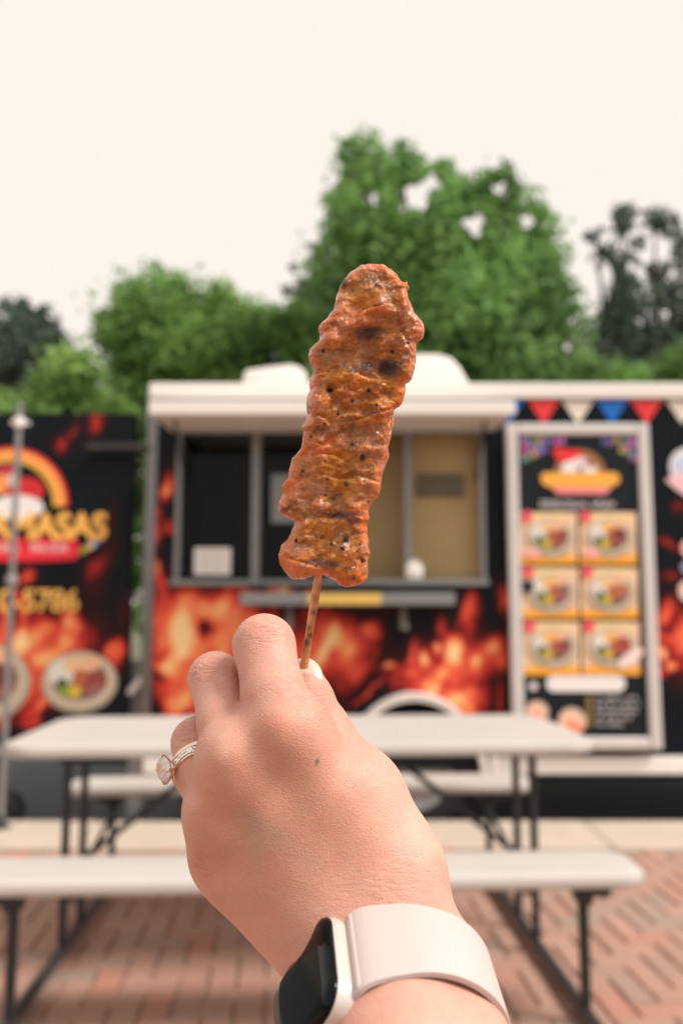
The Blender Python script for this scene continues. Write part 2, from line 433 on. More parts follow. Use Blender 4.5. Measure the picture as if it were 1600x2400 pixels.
L_mid = leaf_mat('maple_leaves', (0.040, 0.112, 0.036), (0.31, 0.53, 0.16), .42)
L_lit = leaf_mat('bush_leaves', (0.075, 0.18, 0.045), (0.36, 0.54, 0.15), .4)
L_drk = leaf_mat('pine_needles', (0.050, 0.080, 0.062), (0.15, 0.20, 0.145), 0.3)
L_oak = leaf_mat('oak_leaves', (0.045, 0.125, 0.036), (0.34, 0.56, 0.15), .45)

tree('maple_tree', 'tall broad bright green tree with sky showing through its crown, rising behind the meat skewer', 16.0,
     [(932, 388, 44), (965, 405, 50), (985, 420, 60), (930, 470, 80), (1000, 500, 70), (1070, 480, 60), (1150, 500, 60), (838, 403, 55), (803, 467, 45), (1190, 418, 36), (1165, 470, 40), (1044, 395, 34), (905, 433, 62), (1040, 450, 60), (1105, 470, 55), (1245, 505, 58), (872, 548, 110), (1020, 570, 110), (1130, 600, 90),
      (1245, 590, 85), (843, 663, 115), (970, 680, 110), (1101, 683, 130), (1262, 692, 95), (1044, 790, 160), (1235, 795, 120), (1300, 845, 75), (872, 760, 130), (800, 560, 40), (1000, 920, 160), (1180, 930, 150), (860, 920, 140), (1040, 1080, 170), (1200, 600, 60), (960, 520, 60)],
     0.15, L_mid, holes=[(978, 456, 36), (1012, 428, 22), (1110, 526, 27), (1173, 445, 21), (872, 468, 17), (1234, 520, 19), (950, 484, 17), (1330, 815, 15)], trunk_px=1060, trunk_r=0.24, seed=3)
tree('oak_tree', 'wide rounded green tree between the black arch logo panel and the roof vents', 18.0,
     [(306, 700, 42), (423, 694, 38), (367, 742, 80), (459, 738, 70), (530, 712, 28), (551, 742, 58), (510, 790, 95), (357, 815, 100), (262, 790, 45), (240, 752, 15), (638, 768, 45), (689, 735, 36), (704, 790, 60), (638, 830, 100),
      (408, 870, 110), (300, 880, 60), (540, 880, 110), (320, 1000, 90), (325, 1130, 85), (322, 1250, 75), (322, 1350, 60), (460, 980, 110), (620, 980, 120)],
     0.15, L_oak, trunk_px=420, trunk_r=0.22, seed=5)
tree('light_green_bush', 'low yellow green bushy tree rising over the black panel with the arch logo', 13.0,
     [(153, 884, 70), (204, 907, 58), (102, 918, 62), (168, 960, 70), (60, 955, 58), (230, 970, 60), (110, 1050, 90), (20, 985, 50), (210, 1080, 80), (325, 1440, 45)], 0.12, L_lit, trunk_px=140, trunk_r=0.09, seed=8)
tree('hazy_tree', 'dark grey green thin topped tree far behind the light bush', 27.0,
     [(51, 755, 45), (102, 778, 42), (26, 790, 70), (128, 803, 36), (51, 840, 85), (110, 850, 60), (60, 712, 14), (102, 726, 12), (20, 720, 16), (140, 770, 14), (-40, 800, 70), (60, 930, 110), (-30, 930, 90)], 0.2, L_drk, trunk_px=50, trunk_r=0.25, dens=0.85, seed=11)
tree('cedar_tree', 'dark narrow evergreen half hidden between the rounded oak and the tall maple', 28.0,
     [(704, 672, 24), (724, 712, 34), (750, 612, 26), (742, 640, 26), (765, 690, 45), (720, 765, 55), (690, 640, 10), (728, 590, 8), (760, 570, 14), (675, 690, 14), (730, 850, 70)], 0.2, L_drk, trunk_px=735, trunk_r=0.22, dens=0.7, seed=12)
tree('pine_tree', 'dark sparse pine with sky gaps beside the tall maple', 26.0,
     [(1463, 506, 30), (1440, 545, 30), (1392, 550, 20), (1435, 585, 32), (1470, 600, 30), (1455, 650, 38), (1410, 590, 14), (1500, 560, 18), (1490, 690, 45), (1440, 720, 45), (1417, 770, 50), (1500, 770, 60), (1400, 845, 70), (1480, 850, 80), (1450, 950, 110)],
     0.2, L_drk, holes=[(1425, 520, 12), (1478, 625, 14), (1505, 640, 16), (1420, 640, 20), (1530, 600, 14)], trunk_px=1465, trunk_r=0.26, dens=0.62, seed=14)
tree('pine_tree', 'dark gappy pine cut by the picture edge above the red white and blue pennants', 27.0,
     [(1532, 515, 30), (1552, 545, 28), (1545, 630, 26), (1595, 605, 32), (1600, 560, 22), (1570, 690, 36), (1540, 720, 36), (1600, 750, 50), (1550, 790, 60), (1590, 850, 90), (1540, 900, 90), (1640, 700, 60)],
     0.2, L_drk, holes=[(1556, 590, 18), (1578, 640, 12), (1560, 745, 14)], trunk_px=1575, trunk_r=0.26, dens=0.62, seed=15)
tree('shrub', 'mid green shrubs showing above the trailer roof under the dark pines', 14.0,
     [(1400, 880, 40), (1446, 890, 42), (1500, 885, 36), (1561, 880, 44), (1600, 890, 40), (1350, 885, 36), (1420, 960, 70), (1520, 960, 70), (1600, 960, 60)], 0.12, L_oak, trunk_px=1480, trunk_r=0.06, seed=17, cat='shrub')

# ================================================================== TRAILERS
HEAT = [0, .22, .43, .61, .80, 1.0]
HCOL = np.array([(.005, .0085, .012), (.055, .008, .009), (.52, .035, .028), (.86, .125, .065), (.95, .36, .14), (1.0, .68, .33)])
def heat_color(h): return np.stack([np.interp(h, HEAT, HCOL[:, i]) for i in range(3)], 1)
def flames(px, py, blobs, seed=0, base=None):
    """flame print: a list of licks (x, y, rx, ry, tilt, heat) torn by warped noise"""
    wx = px + 22 * fbm(px / 75, py / 110, 3, seed) + 4 * fbm(px / 18, py / 25, 2, seed + 3); wy = py + 30 * fbm(px / 55, py / 80, 3, seed + 5)
    s = np.zeros_like(px); neg = np.zeros_like(px)
    for bx, by, rx, ry, a, h in blobs:
        a = math.radians(a); c, q = math.cos(a), math.sin(a)
        u = ((wx - bx) * c + (wy - by) * q) / rx; v = (-(wx - bx) * q + (wy - by) * c) / ry
        g = np.exp(-(u * u + v * v) ** 1.15)
        if h < 0: neg = np.maximum(neg, -h * g)
        else: s += (h * g) ** 3.5
    s = s ** (1 / 3.5)
    streak = 1.06 + 0.30 * fbm(px / 17 + py / 46, py / 70, 3, seed + 9) + .10 * fbm(px / 7 + py / 20, py / 24, 2, seed + 12)
    return np.clip(s * streak * (1 - neg), 0, 1.15)
def b5(x, y, rx, ry, a, h): return (340 + x / 1.782, 1330 + y / 1.782, rx / 1.782, ry / 1.782, a, h)
def b4(x, y, rx, ry, a, h): return (x / 2.767, 900 + y / 2.767, rx / 2.767, ry / 2.767, a, h)
def b6(x, y, rx, ry, a, h): return (1480 + x / 2.4, 880 + y / 2.4, rx / 2.4, ry / 2.4, a, h)
licks = [(470, 1490, 150, 130, 0, .60), (450, 1600, 130, 90, 10, .62), (640, 1560, 150, 90, 0, .52), (760, 1520, 110, 90, 0, .60), (1010, 1580, 130, 60, 0, .46), (1120, 1540, 90, 60, -10, .58), (1080, 1640, 70, 50, 0, .6), b5(230, 150, 170, 70, 0, .62), b5(150, 260, 110, 130, 15, .82), b5(130, 320, 38, 120, 14, 1.08), b5(85, 420, 50, 60, 20, 1.0), b5(310, 190, 90, 80, -20, .74), b5(245, 245, 42, 50, 0, -.85),
         b5(300, 330, 90, 110, 0, .66), b5(130, 560, 80, 60, 0, .78), b5(40, 585, 45, 45, 0, -.9), b5(60, 445, 45, 26, 0, -.7), b5(250, 480, 120, 90, 0, .66), b5(420, 250, 80, 110, 10, .66), b5(560, 98, 60, 22, 0, .86), b5(440, 98, 80, 22, 0, .6), b5(700, 98, 60, 16, 0, .5),
         b5(520, 200, 90, 60, 0, .36), b5(690, 210, 60, 60, 0, .34), b5(770, 330, 46, 120, 32, 1.08), b5(720, 400, 60, 70, 20, .75), b5(860, 330, 100, 90, -10, .68), b5(940, 262, 50, 40, 0, .62), b5(900, 420, 70, 50, 0, .52),
         b5(1010, 420, 28, 20, 0, .86), b5(1095, 370, 26, 66, 20, .62), b5(1215, 345, 26, 28, 0, .98), b5(1160, 402, 24, 24, 0, .88), b5(1290, 345, 46, 66, 10, .92), b5(1375, 390, 40, 40, 0, .88), b5(1440, 325, 60, 46, 0, .78), b5(1350, 190, 34, 100, 10, .56), b5(1490, 130, 24, 76, 0, .5),
         b5(1240, 260, 30, 60, 0, .42), b5(1180, 485, 66, 55, -15, .80), b5(1290, 545, 70, 60, 0, .80), b5(1230, 425, 70, 40, 0, .66), b5(1500, 400, 22, 50, 0, .66), b5(1482, 550, 14, 90, 8, .46), b5(930, 530, 115, 16, -32, .56), b5(1070, 512, 60, 32, 0, .34), b5(1090, 440, 70, 20, -40, .55), b5(1330, 610, 60, 40, 0, .7), b5(1180, 600, 60, 40, 0, .6),
         b5(810, 500, 40, 80, 0, .3), b5(1000, 180, 120, 60, 0, .12),
         b4(1045, 660, 44, 120, 8, .88), b4(1000, 930, 40, 130, 0, .52), b4(1015, 1180, 30, 130, -12, .74), b4(1065, 1320, 34, 90, -20, .46), b4(1100, 930, 50, 40, -30, .45),
         b6(210, 950, 80, 30, 0, .36), b6(205, 1130, 70, 30, 0, .30), b6(190, 1330, 66, 90, 20, .56), b6(175, 1580, 50, 45, 0, .95), b6(245, 1625, 40, 34, 0, .82), b6(190, 1480, 80, 60, 0, .5), b6(280, 1500, 60, 90, 0, .5), b6(190, 1680, 60, 30, 0, .4), b6(250, 780, 40, 40, 0, .3),
         (1640, 1480, 60, 60, 0, .8), (1720, 1450, 70, 90, 20, .9), (1850, 1500, 90, 70, 0, .8), (2000, 1480, 90, 100, 10, .95), (1700, 1560, 120, 50, 0, .5)]

X0 = at(352, 1300, YT).x; X1 = 3.30
Z0 = at(800, 1770, YT).z; Z1 = at(800, 935, YT).z
WX0, WX1 = at(416, 1200, YT).x, at(1132, 1200, YT).x
WZ0, WZ1 = at(800, 1368, YT).z, at(800, 1008, YT).z
WHX, WHZ, WHR, WHRZ = at(970, 1800, YT).x, at(970, 1830, YT).z, 0.40, 0.47      # wheel arch
trailer = tag(empty('food_trailer', ((X0 + X1) / 2, YT + 1.0, ROAD_Z)), 'black food trailer wrapped in flames with a long serving window under a raised white hatch', 'food trailer')

xs = np.unique(np.concatenate([np.arange(X0, X1, 0.013), [WX0, WX1, X1]])); zs = np.unique(np.concatenate([np.arange(Z0, Z1, 0.013), [WZ0, WZ1, Z1]]))
GX, GZ = np.meshgrid(xs, zs); V = np.stack([GX.ravel(), np.full(GX.size, YT), GZ.ravel()], 1)
nx, nz = len(xs), len(zs); I, J = np.meshgrid(np.arange(nx - 1), np.arange(nz - 1)); I = I.ravel(); J = J.ravel()
cxx = (xs[I] + xs[I + 1]) / 2; czz = (zs[J] + zs[J + 1]) / 2
keepf = ~((cxx > WX0) & (cxx < WX1) & (czz > WZ0) & (czz < WZ1)) & ~((((cxx - WHX) / WHR) ** 2 + ((czz - WHZ) / WHRZ) ** 2 < 1))
I, J = I[keepf], J[keepf]
F = np.stack([J * nx + I, J * nx + I + 1, (J + 1) * nx + I + 1, (J + 1) * nx + I], 1)
qp = to_px(V); h = flames(qp[:, 0], qp[:, 1], licks, 2); C = heat_color(h)
np_mesh('side_wall', V, F, M['wrap'], trailer, colors=C, smooth=False)
# rest of the box
m = MB(); TD = 2.1
m.box(X0, X0 + 0.03, YT + 0.004, YT + TD, Z0, Z1).box(X1 - 0.03, X1, YT + 0.004, YT + TD, Z0, Z1).box(X0 + 0.03, X1 - 0.03, YT + TD - 0.03, YT + TD, Z0, Z1)
m.build('body_shell', M['black_plastic'], trailer)
MB().box(X0, X1, YT + 0.004, YT + TD, Z1 + 0.002, Z1 + 0.06).build('roof', M['white_paint'], trailer, bevel=0.01)
MB().box(X0 + 0.03, X1 - 0.03, YT + 0.01, YT + TD - 0.03, Z0 - 0.08, Z0 + 0.02).build('floor_frame', M['black_plastic'], trailer)
zr0, zr1 = at(800, 936, YT).z, at(800, 897, YT - .03).z
MB().box(X0 - 0.03, X1, YT - 0.03, YT + 0.0, zr0, zr1).build('roof_rail', M['white_paint'], trailer, bevel=0.012)
MB().box(X0 - 0.035, X0 + 0.03, YT - 0.012, YT - 0.001, Z0, zr0 - 0.002).build('corner_trim', M['chrome'], trailer, bevel=0.004)
zs0, zs1 = at(1300, 1812, YT).z, at(1300, 1774, YT - .03).z
m = MB().box(WHX + WHR + 0.035, X1, YT - 0.045, YT + 0.02, zs0, zs1).box(X0, WHX - WHR - 0.035, YT - 0.045, YT + 0.02, zs0, zs1)
m.build('side_rail', M['white_paint'], trailer, bevel=0.008)
MB().box(X0 + 0.1, X1 - 0.05, YT + 0.12, YT + 0.20, zs0 - 0.06, zs0 + 0.03).build('chassis_beam', M['black_plastic'], trailer)
# wheel arch and wheel
m = MB(); n = 40; Vv = []; Ff = []
for k in range(n + 1):
    a = math.pi * k / n; c, s = math.cos(a), math.sin(a)
    for r_, y in ((-0.012, YT - .05), (0.028, YT - .055), (0.036, YT - .002), (-0.012, YT - .002)):
        Vv.append((WHX + (WHR + r_) * c, y, WHZ + (WHRZ + r_) * s))
for k in range(n):
    for j in range(4): Ff.append((4 * k + j, 4 * k + (j + 1) % 4, 4 * k + 4 + (j + 1) % 4, 4 * k + 4 + j))
m.add(Vv, Ff); m.build('wheel_arch', M['white_paint'], trailer, smooth=True)
Vv = []; Ff = []
for k in range(n + 1):
    a = math.pi * k / n; c, s = math.cos(a), math.sin(a)
    for y in (YT, YT + 0.4): Vv.append((WHX + WHR * 1.01 * c, y, WHZ + WHRZ * 1.01 * s))
for k in range(n): Ff.append((2 * k, 2 * k + 1, 2 * k + 3, 2 * k + 2))
MB().add(Vv, Ff).build('arch_lining', M['black_plastic'], trailer, smooth=True)
WR = 0.36
def wheel(parent, cx, y, cz, R):
    t_ = MB().lathe([(R * .62, 0.03), (R * .64, 0.0), (R * .9, -0.012), (R * .985, 0.01), (R, 0.04), (R, 0.16), (R * .985, 0.19), (R * .62, 0.2)], (cx, y, cz)).build('wheel', M['rubber'], parent, smooth=True)
    MB().lathe([(0.001, 0.02), (R * .16, 0.015), (R * .2, 0.04), (R * .5, 0.055), (R * .56, 0.02), (R * .64, 0.012), (R * .64, 0.08)], (cx, y, cz)).build('rim', M['dull_grey'], t_, smooth=True)
wheel(trailer, WHX - 0.0, YT + 0.03, ROAD_Z + WR, WR)

# serving window: frame bars, mullions, panes and what shows inside
fr = MB(); th = 0.022
fr.box(WX0 - .01, WX0 + th, YT - .02, YT + .03, WZ0, WZ1).box(WX1 - th, WX1 + .01, YT - .02, YT + .03, WZ0, WZ1)
fr.box(WX0 + th + .002, WX1 - th - .002, YT - .018, YT + .028, WZ1 - th, WZ1)
wf = fr.build('window_frame', M['aluminium'], trailer, bevel=0.004)
MB().box(WX0 - .03, WX1 + .02, YT - .05, YT + .03, WZ0 - .012, WZ0 + th).build('window_sill', M['aluminium'], trailer, bevel=0.005)
mxs = []
for a, b in ((590, 609), (770, 787), (947, 964)):
    xa, xb = at(a, 1200, YT).x, at(b, 1200, YT).x; mxs.append((xa, xb))
    MB().box(xa, xb, YT - .012, YT + .024, WZ0 + th + .002, WZ1 - th - .002).build('mullion', M['aluminium'], wf, bevel=0.004)
edges = [WX0 + th] + [v for ab in mxs for v in ab] + [WX1 - th]
for k in range(4):
    MB().box(edges[2 * k] + .002, edges[2 * k + 1] - .002, YT + .005, YT + .009, WZ0 + th + .003, WZ1 - th - .003).build('pane', M['glass'], wf)
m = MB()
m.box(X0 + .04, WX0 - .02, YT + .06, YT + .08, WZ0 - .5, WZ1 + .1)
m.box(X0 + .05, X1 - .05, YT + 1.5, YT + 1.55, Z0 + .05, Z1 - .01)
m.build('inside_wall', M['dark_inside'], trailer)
px0 = at(955, 1200, YT + .10).x; px1 = at(1135, 1200, YT + .10).x
MB().box(px0, px1, YT + .10, YT + .12, WZ0 - .1, WZ1 + .04).build('inside_panel', M['plywood'], trailer)
MB().box(at(800, 1200, YT + .34).x, px0 + .1, YT + .34, YT + .36, WZ0 - .1, WZ1 + .04).build('inside_panel', M['plywood'], trailer)
m = MB()
m.box(at(975, 1100, YT + .09).x, at(1085, 1100, YT + .09).x, YT + .06, YT + .098, at(800, 1165, YT + .09).z, at(800, 1112, YT + .09).z)
m.build('wall_cabinet', M['bag_grey'], trailer, bevel=0.012)

# serving shelf
sx0, sx1 = at(562, 1400, YT - .26).x, at(1066, 1400, YT - .26).x; sz = at(800, 1418, YT - .27).z; sz1 = at(800, 1389, YT - .27).z
sh = MB().box(sx0, sx1, YT - .27, YT - .003, sz, sz1).build('serving_shelf', M['aluminium'], trailer, bevel=0.006)
ya, yb = at(722, 1400, YT - .27).x, at(893, 1400, YT - .27).x
MB().box(ya, yb, YT - .2725, YT - .271, sz + .004, sz1 - .004).build('yellow_decal', M['yellow'], sh)
for bx in (678, 945):
    x = at(bx, 1430, YT).x
    MB().prism([(-.02, 0), (.02, 0), (.014, -.13), (-.014, -.13)], 0, .012).build('x', M['dull_grey']) if False else None
    m = MB(); m.box(x - .018, x + .018, YT - .016, YT - .002, sz - .14, sz - .002).obox((x, YT - .12, sz - .07), (.009, 0, 0), (0, .115, .062), (0, -.006, .010))
    m.build('shelf_bracket', M['dull_grey'], sh)

# raised hatch
hz1 = at(800, 1012, YT).z; HY = 4.52
hf0, hf1 = at(800, 966, HY).z, at(800, 938, HY).z
hx0, hx1 = at(352, 950, HY).x, at(1203, 950, HY).x
m = MB(); t_ = 0.028
m.add([(hx0, HY + .03, hf0), (hx1, HY + .03, hf0), (hx1, YT - .01, hz1), (hx0, YT - .01, hz1), (hx0, HY + .03, hf1 - .004), (hx1, HY + .03, hf1 - .004), (hx1, YT - .01, hz1 + t_ + .03), (hx0, YT - .01, hz1 + t_ + .03)],
      [(0, 1, 2, 3), (4, 5, 6, 7), (0, 1, 5, 4), (1, 2, 6, 5), (2, 3, 7, 6), (3, 0, 4, 7)])
hatch = m.build('hatch', M['hatch_lining'], trailer)
MB().box(hx0 - .01, hx1 + .01, HY, HY + .028, hf0 - .012, hf1).build('hatch_edge', M['white_paint'], hatch, bevel=0.008)
for sx in (hx0 + .09, hx1 - .12):
    MB().tube([(sx, HY + .22, hf0 + (hz1 - hf0) * .35), (sx, YT - .02, hz1 - .30)], .009, 8).build('gas_strut', M['steel'], hatch)

# roof vents
def vent(pts, y0, y1, lab):
    P_ = [(at(x, y, y0).x, at(x, y, y0).z) for x, y in pts]
    MB().prism(P_, y0, y1).build('roof_vent', M['white_paint'], trailer, bevel=0.02, smooth=True, seg=3)
vent([(566, 900), (574, 866), (640, 857), (684, 853), (704, 860), (716, 878), (722, 900)], YT + .5, YT + 1.1, '')
vent([(880, 900), (890, 835), (960, 829), (1026, 829), (1056, 838), (1078, 862), (1100, 900)], YT + .5, YT + 1.2, '')

# printed pennants below the roof rail
PC = {'blue': (.005, .16, .62), 'red': (.86, .045, .05), 'white': (.86, .76, .66)}
for k, (px, cn) in enumerate(((1190, 'blue'), (1273, 'red'), (1353, 'white'), (1433, 'blue'), (1513, 'red'), (1597, 'white'), (1677, 'blue'), (1757, 'red'))):
    a, b, c = at(px - 37, 940, YT), at(px + 37, 940, YT), at(px, 994, YT)
    m = MB().color(PC[cn]); m.prism([(a.x, a.z), (c.x, c.z), (b.x, b.z)], YT - .006, YT - .002)
    o = m.build('pennant', M['print'], trailer, colors=True); o['label'] = cn + ' printed pennant under the roof rail'
# round badge cut by the picture edge
m = MB(); m.color((.80, .78, .84)).ellipse(at(1612, 1110, YT).x, at(1612, 1095, YT).z, .115, .12, YT - .006, YT - .002)
m.color((.55, .68, .90)).ellipse(at(1612, 1090, YT).x, at(1612, 1088, YT).z, .09, .05, YT - .009, YT - .0062)
m.color((.90, .55, .62)).prism([(at(x, y, YT).x, at(x, y, YT).z) for x, y in ((1556, 1125), (1580, 1112), (1660, 1112), (1670, 1135), (1612, 1168), (1585, 1150))], YT - .009, YT - .0062)
m.build('wall_badge', M['print'], trailer, colors=True)
m = MB(); m.color((.90, .62, .50)).ellipse(at(1606, 1385, YT).x, at(1606, 1385, YT).z, .045, .06, YT - .006, YT - .002).color((.95, .5, .42)).ellipse(at(1608, 1285, YT).x, at(1608, 1285, YT).z, .035, .05, YT - .006, YT - .002)
m.color((.30, .32, .5)).ellipse(at(1606, 1330, YT).x, at(1606, 1330, YT).z, .03, .035, YT - .006, YT - .002)
m.build('wall_print', M['print'], trailer, colors=True)

# hitch gear at the end of the trailer
jx = at(325, 1600, YT + .15).x
MB().box(jx - .045, jx + .045, YT + .12, YT + .20, ROAD_Z + .03, at(325, 1545, YT + .15).z).build('jack_post', M['dull_grey'], trailer, bevel=.01)
MB().tube([at(303, 1625, YT + .05), at(345, 1578, YT + .05)], .024, 10).build('jack_handle', M['white_paint'], trailer)
MB().lathe([(.001, 0), (.03, .004), (.042, .03), (.03, .06), (.001, .066)], at(331, 1396, YT + .1), n=16).build('marker_lamp', M['white_paint'], trailer, smooth=True)
MB().box(jx - .11, jx + .11, YT + .08, YT + .26, ROAD_Z, ROAD_Z + .03).build('jack_foot', M['dull_grey'], trailer, bevel=.006)
MB().box(jx - .5, jx + .4, YT + .30, YT + .42, Z0 - .1, Z0 + .02).build('tow_bar', M['black_plastic'], trailer)

# ------------------------------------------------------------------ the other wrapped trailer
BX0, BX1 = at(-330, 1300, YT).x, at(305, 1300, YT).x; BZ0, BZ1 = at(100, 1745, YT).z, at(100, 968, YT).z
van = tag(empty('display_panel', ((BX0 + BX1) / 2, YT + .06, ROAD_Z)), 'tall black panel with printed flames, an orange arch logo and a phone number', 'display panel')
xs = np.append(np.arange(BX0, BX1, .013), BX1); zs = np.append(np.arange(BZ0, BZ1, .013), BZ1)
GX, GZ = np.meshgrid(xs, zs); V = np.stack([GX.ravel(), np.full(GX.size, YT), GZ.ravel()], 1); nx, nz = len(xs), len(zs)
I, J = np.meshgrid(np.arange(nx - 1), np.arange(nz - 1)); I = I.ravel(); J = J.ravel()
F = np.stack([J * nx + I, J * nx + I + 1, (J + 1) * nx + I + 1, (J + 1) * nx + I], 1); qp = to_px(V)
licks2 = [(110, 1520, 130, 95, 0, .60), (60, 1600, 90, 70, 0, .62), b4(400, 390, 60, 60, -30, .34), b4(450, 300, 30, 90, 20, .32), b4(610, 250, 48, 110, 22, .37), b4(660, 1180, 70, 190, 24, .30), b4(700, 900, 50, 120, 20, .2), b4(170, 1680, 105, 120, 15, 1.08), b4(90, 1760, 60, 50, 0, 1.05), b4(320, 1580, 100, 80, 0, .70), b4(470, 1590, 80, 80, -30, .74), b4(290, 1800, 90, 80, 0, .86), b4(400, 1720, 120, 60, -35, .76),
          b4(120, 1430, 44, 150, -12, .58), b4(150, 1230, 60, 60, 0, .55), b4(0, 1600, 50, 200, 0, .62), b4(770, 1760, 66, 110, 10, .64), b4(250, 2120, 150, 44, -18, .60), b4(180, 2200, 80, 40, 0, .5), b4(20, 2150, 70, 80, 0, .4), b4(250, 1470, 120, 40, 0, .3), b4(800, 1480, 40, 100, 0, .22), b4(130, 2050, 60, 40, 0, .36), b4(-300, 1700, 200, 200, 0, .9), b4(-200, 1900, 200, 100, 0, .7)]
C = heat_color(flames(qp[:, 0], qp[:, 1], licks2, 31)); np_mesh('side_wall', V, F, M['wrap'], van, colors=C, smooth=False)
m = MB().box(BX0, BX1, YT + .004, YT + .11, BZ0, BZ1 - .002); m.build('panel_core', M['black_plastic'], van)
MB().box(BX0, BX1 + .01, YT - .015, YT - .001, BZ0 - .06, BZ0 - .002).build('bottom_trim', M['dull_grey'], van)
MB().box(at(205, 1045, YT - .05).x, at(347, 1045, YT - .05).x, YT - .06, YT - .036, at(300, 1053, YT - .05).z, at(300, 1040, YT - .05).z).build('hold_arm', M['steel_runner'], van, bevel=.003)
MB().box(at(205, 1068, YT - .02).x, at(340, 1068, YT - .02).x, YT - .03, YT - .002, at(300, 1070, YT - .02).z, at(300, 1060, YT - .02).z).build('hinge_arm', M['black_plastic'], van, bevel=.003)
for lx in (BX0 + .2, at(-2, 1800, YT + .05).x):
    m = MB().tube([(lx, YT + .06, ROAD_Z + .10), (lx, YT + .06, BZ0)], .024, 10); m.build('support_leg', M['steel'], van, smooth=True)
    wheel(van, lx, YT + .03, ROAD_Z + .11, .11)
# logo
pz = lambda y: at(100, y, YT).z
pxx = lambda x: at(x, 1200, YT).x
S = YT / FPX * 1.0
def px_poly(pts): return [(at(x, y, YT).x, at(x, y, YT).z) for x, y in pts]
ac = at(20, 1187, YT)
m = MB(); m.color((.62, .02, .03)).arc(ac.x, ac.z, 134 * S, 143 * S, 0, math.pi, YT - .006, YT - .002)
m.color((.97, .38, .09)).arc(ac.x, ac.z, 112 * S, 135 * S, 0, math.pi, YT - .008, YT - .003)
m.color((.75, .55, .06)).arc(ac.x, ac.z, 106 * S, 113 * S, 0, math.pi, YT - .006, YT - .002)
logo = m.build('arch_logo', M['print'], van, colors=True)
m = MB().color((.62, .02, .03)).ellipse(at(62, 1150, YT).x, at(62, 1150, YT).z, 44 * S, 32 * S, YT - .006, YT - .002)
m.color((.5, .02, .06)).ellipse(at(20, 1108, YT).x, at(20, 1108, YT).z, 26 * S, 22 * S, YT - .0065, YT - .002)
m.color((.95, .33, .10)).ellipse(at(4, 1135, YT).x, at(4, 1135, YT).z, 16 * S, 26 * S, YT - .007, YT - .002)
m.color((.75, .62, .58)).ellipse(at(32, 1125, YT).x, at(32, 1125, YT).z, 13 * S, 17 * S, YT - .008, YT - .002)
m.color((.88, .84, .82)).ellipse(at(42, 1190, YT).x, at(42, 1190, YT).z, 62 * S, 30 * S, YT - .009, YT - .002)
m.build('logo_emblem', M['print'], logo, colors=True)
def text(body, px, py, hpx, mat, parent, y=YT - .012, ext=.003, align='RIGHT', sx=1.0, off=0.006, name='lettering'):
    cu = bpy.data.curves.new(name, 'FONT'); cu.body = body; cu.align_x = align; cu.extrude = ext; cu.offset = off
    p = at(px, py, y); s = hpx * y / FPX / 0.70; cu.size = s; cu.space_character = .95
    o = bpy.data.objects.new(name, cu); col.objects.link(o); cu.materials.append(mat)
    o.rotation_euler = (math.pi / 2, 0, 0); o.scale = (sx, 1, 1); o.parent = parent
    bpy.context.view_layer.update(); me = bpy.data.meshes.new_from_object(o); bpy.data.objects.remove(o)
    o = bpy.data.objects.new(name, me); col.objects.link(o); o.rotation_euler = (math.pi / 2, 0, 0); o.scale = (sx, 1, 1); o.parent = parent
    o.location = Vector(p) - Vector(root_loc(parent)); return o
M['letter_orange'] = pmat('letter_orange', (1, .52, .11), .45, var=.12, scale=12)
M['letter_yellow'] = pmat('letter_yellow', (1, .56, .13), .45, var=.06, scale=12)
M['letter_white'] = pmat('letter_white', (.86, .72, .70), .45, var=.05, scale=12)
text('MAMASAS', 251, 1262, 60, M['letter_orange'], van, off=.007, sx=.92)
text('0-5786', 186, 1432, 50, M['letter_yellow'], van, off=.003, sx=.98)
m = MB().color((.80, .02, .045)); m.prism(px_poly([(-160, 1262), (182, 1259), (186, 1298), (178, 1312), (90, 1316), (-160, 1316)]), YT - .006, YT - .002)
ban = m.build('banner', M['print'], van, colors=True)
m = MB().color((.90, .60, .58))
for k in range(14):
    x = -150 + k * 22.5
    if k in (5, 9): continue
    m.prism(px_poly([(x, 1294), (x, 1273), (x + 5, 1273), (x + 5, 1294)]), YT - .0085, YT - .0065).prism(px_poly([(x + 6, 1277 + (k % 3) * 5), (x + 6, 1272 + (k % 3) * 5), (x + 16, 1272 + (k % 3) * 5), (x + 16, 1277 + (k % 3) * 5)]), YT - .0085, YT - .0065).prism(px_poly([(x + 11, 1294), (x + 11, 1282), (x + 16, 1282), (x + 16, 1294)]), YT - .0085, YT - .0065)
tag(m.build('banner_lettering', M['print'], ban, colors=True), kind='stuff')
for k, c in enumerate(((.35, .36, .08), (.8, .42, .05), (.75, .72, .68), (.10, .20, .50))):
    m = MB().color(c); m.prism(px_poly([(186 + k * 12, 1288 - k * 7), (198 + k * 12, 1280 - k * 7), (201 + k * 12, 1294 - k * 7), (190 + k * 12, 1302 - k * 7)]), YT - .006, YT - .002); m.build('logo_flag', M['print'], logo, colors=True)
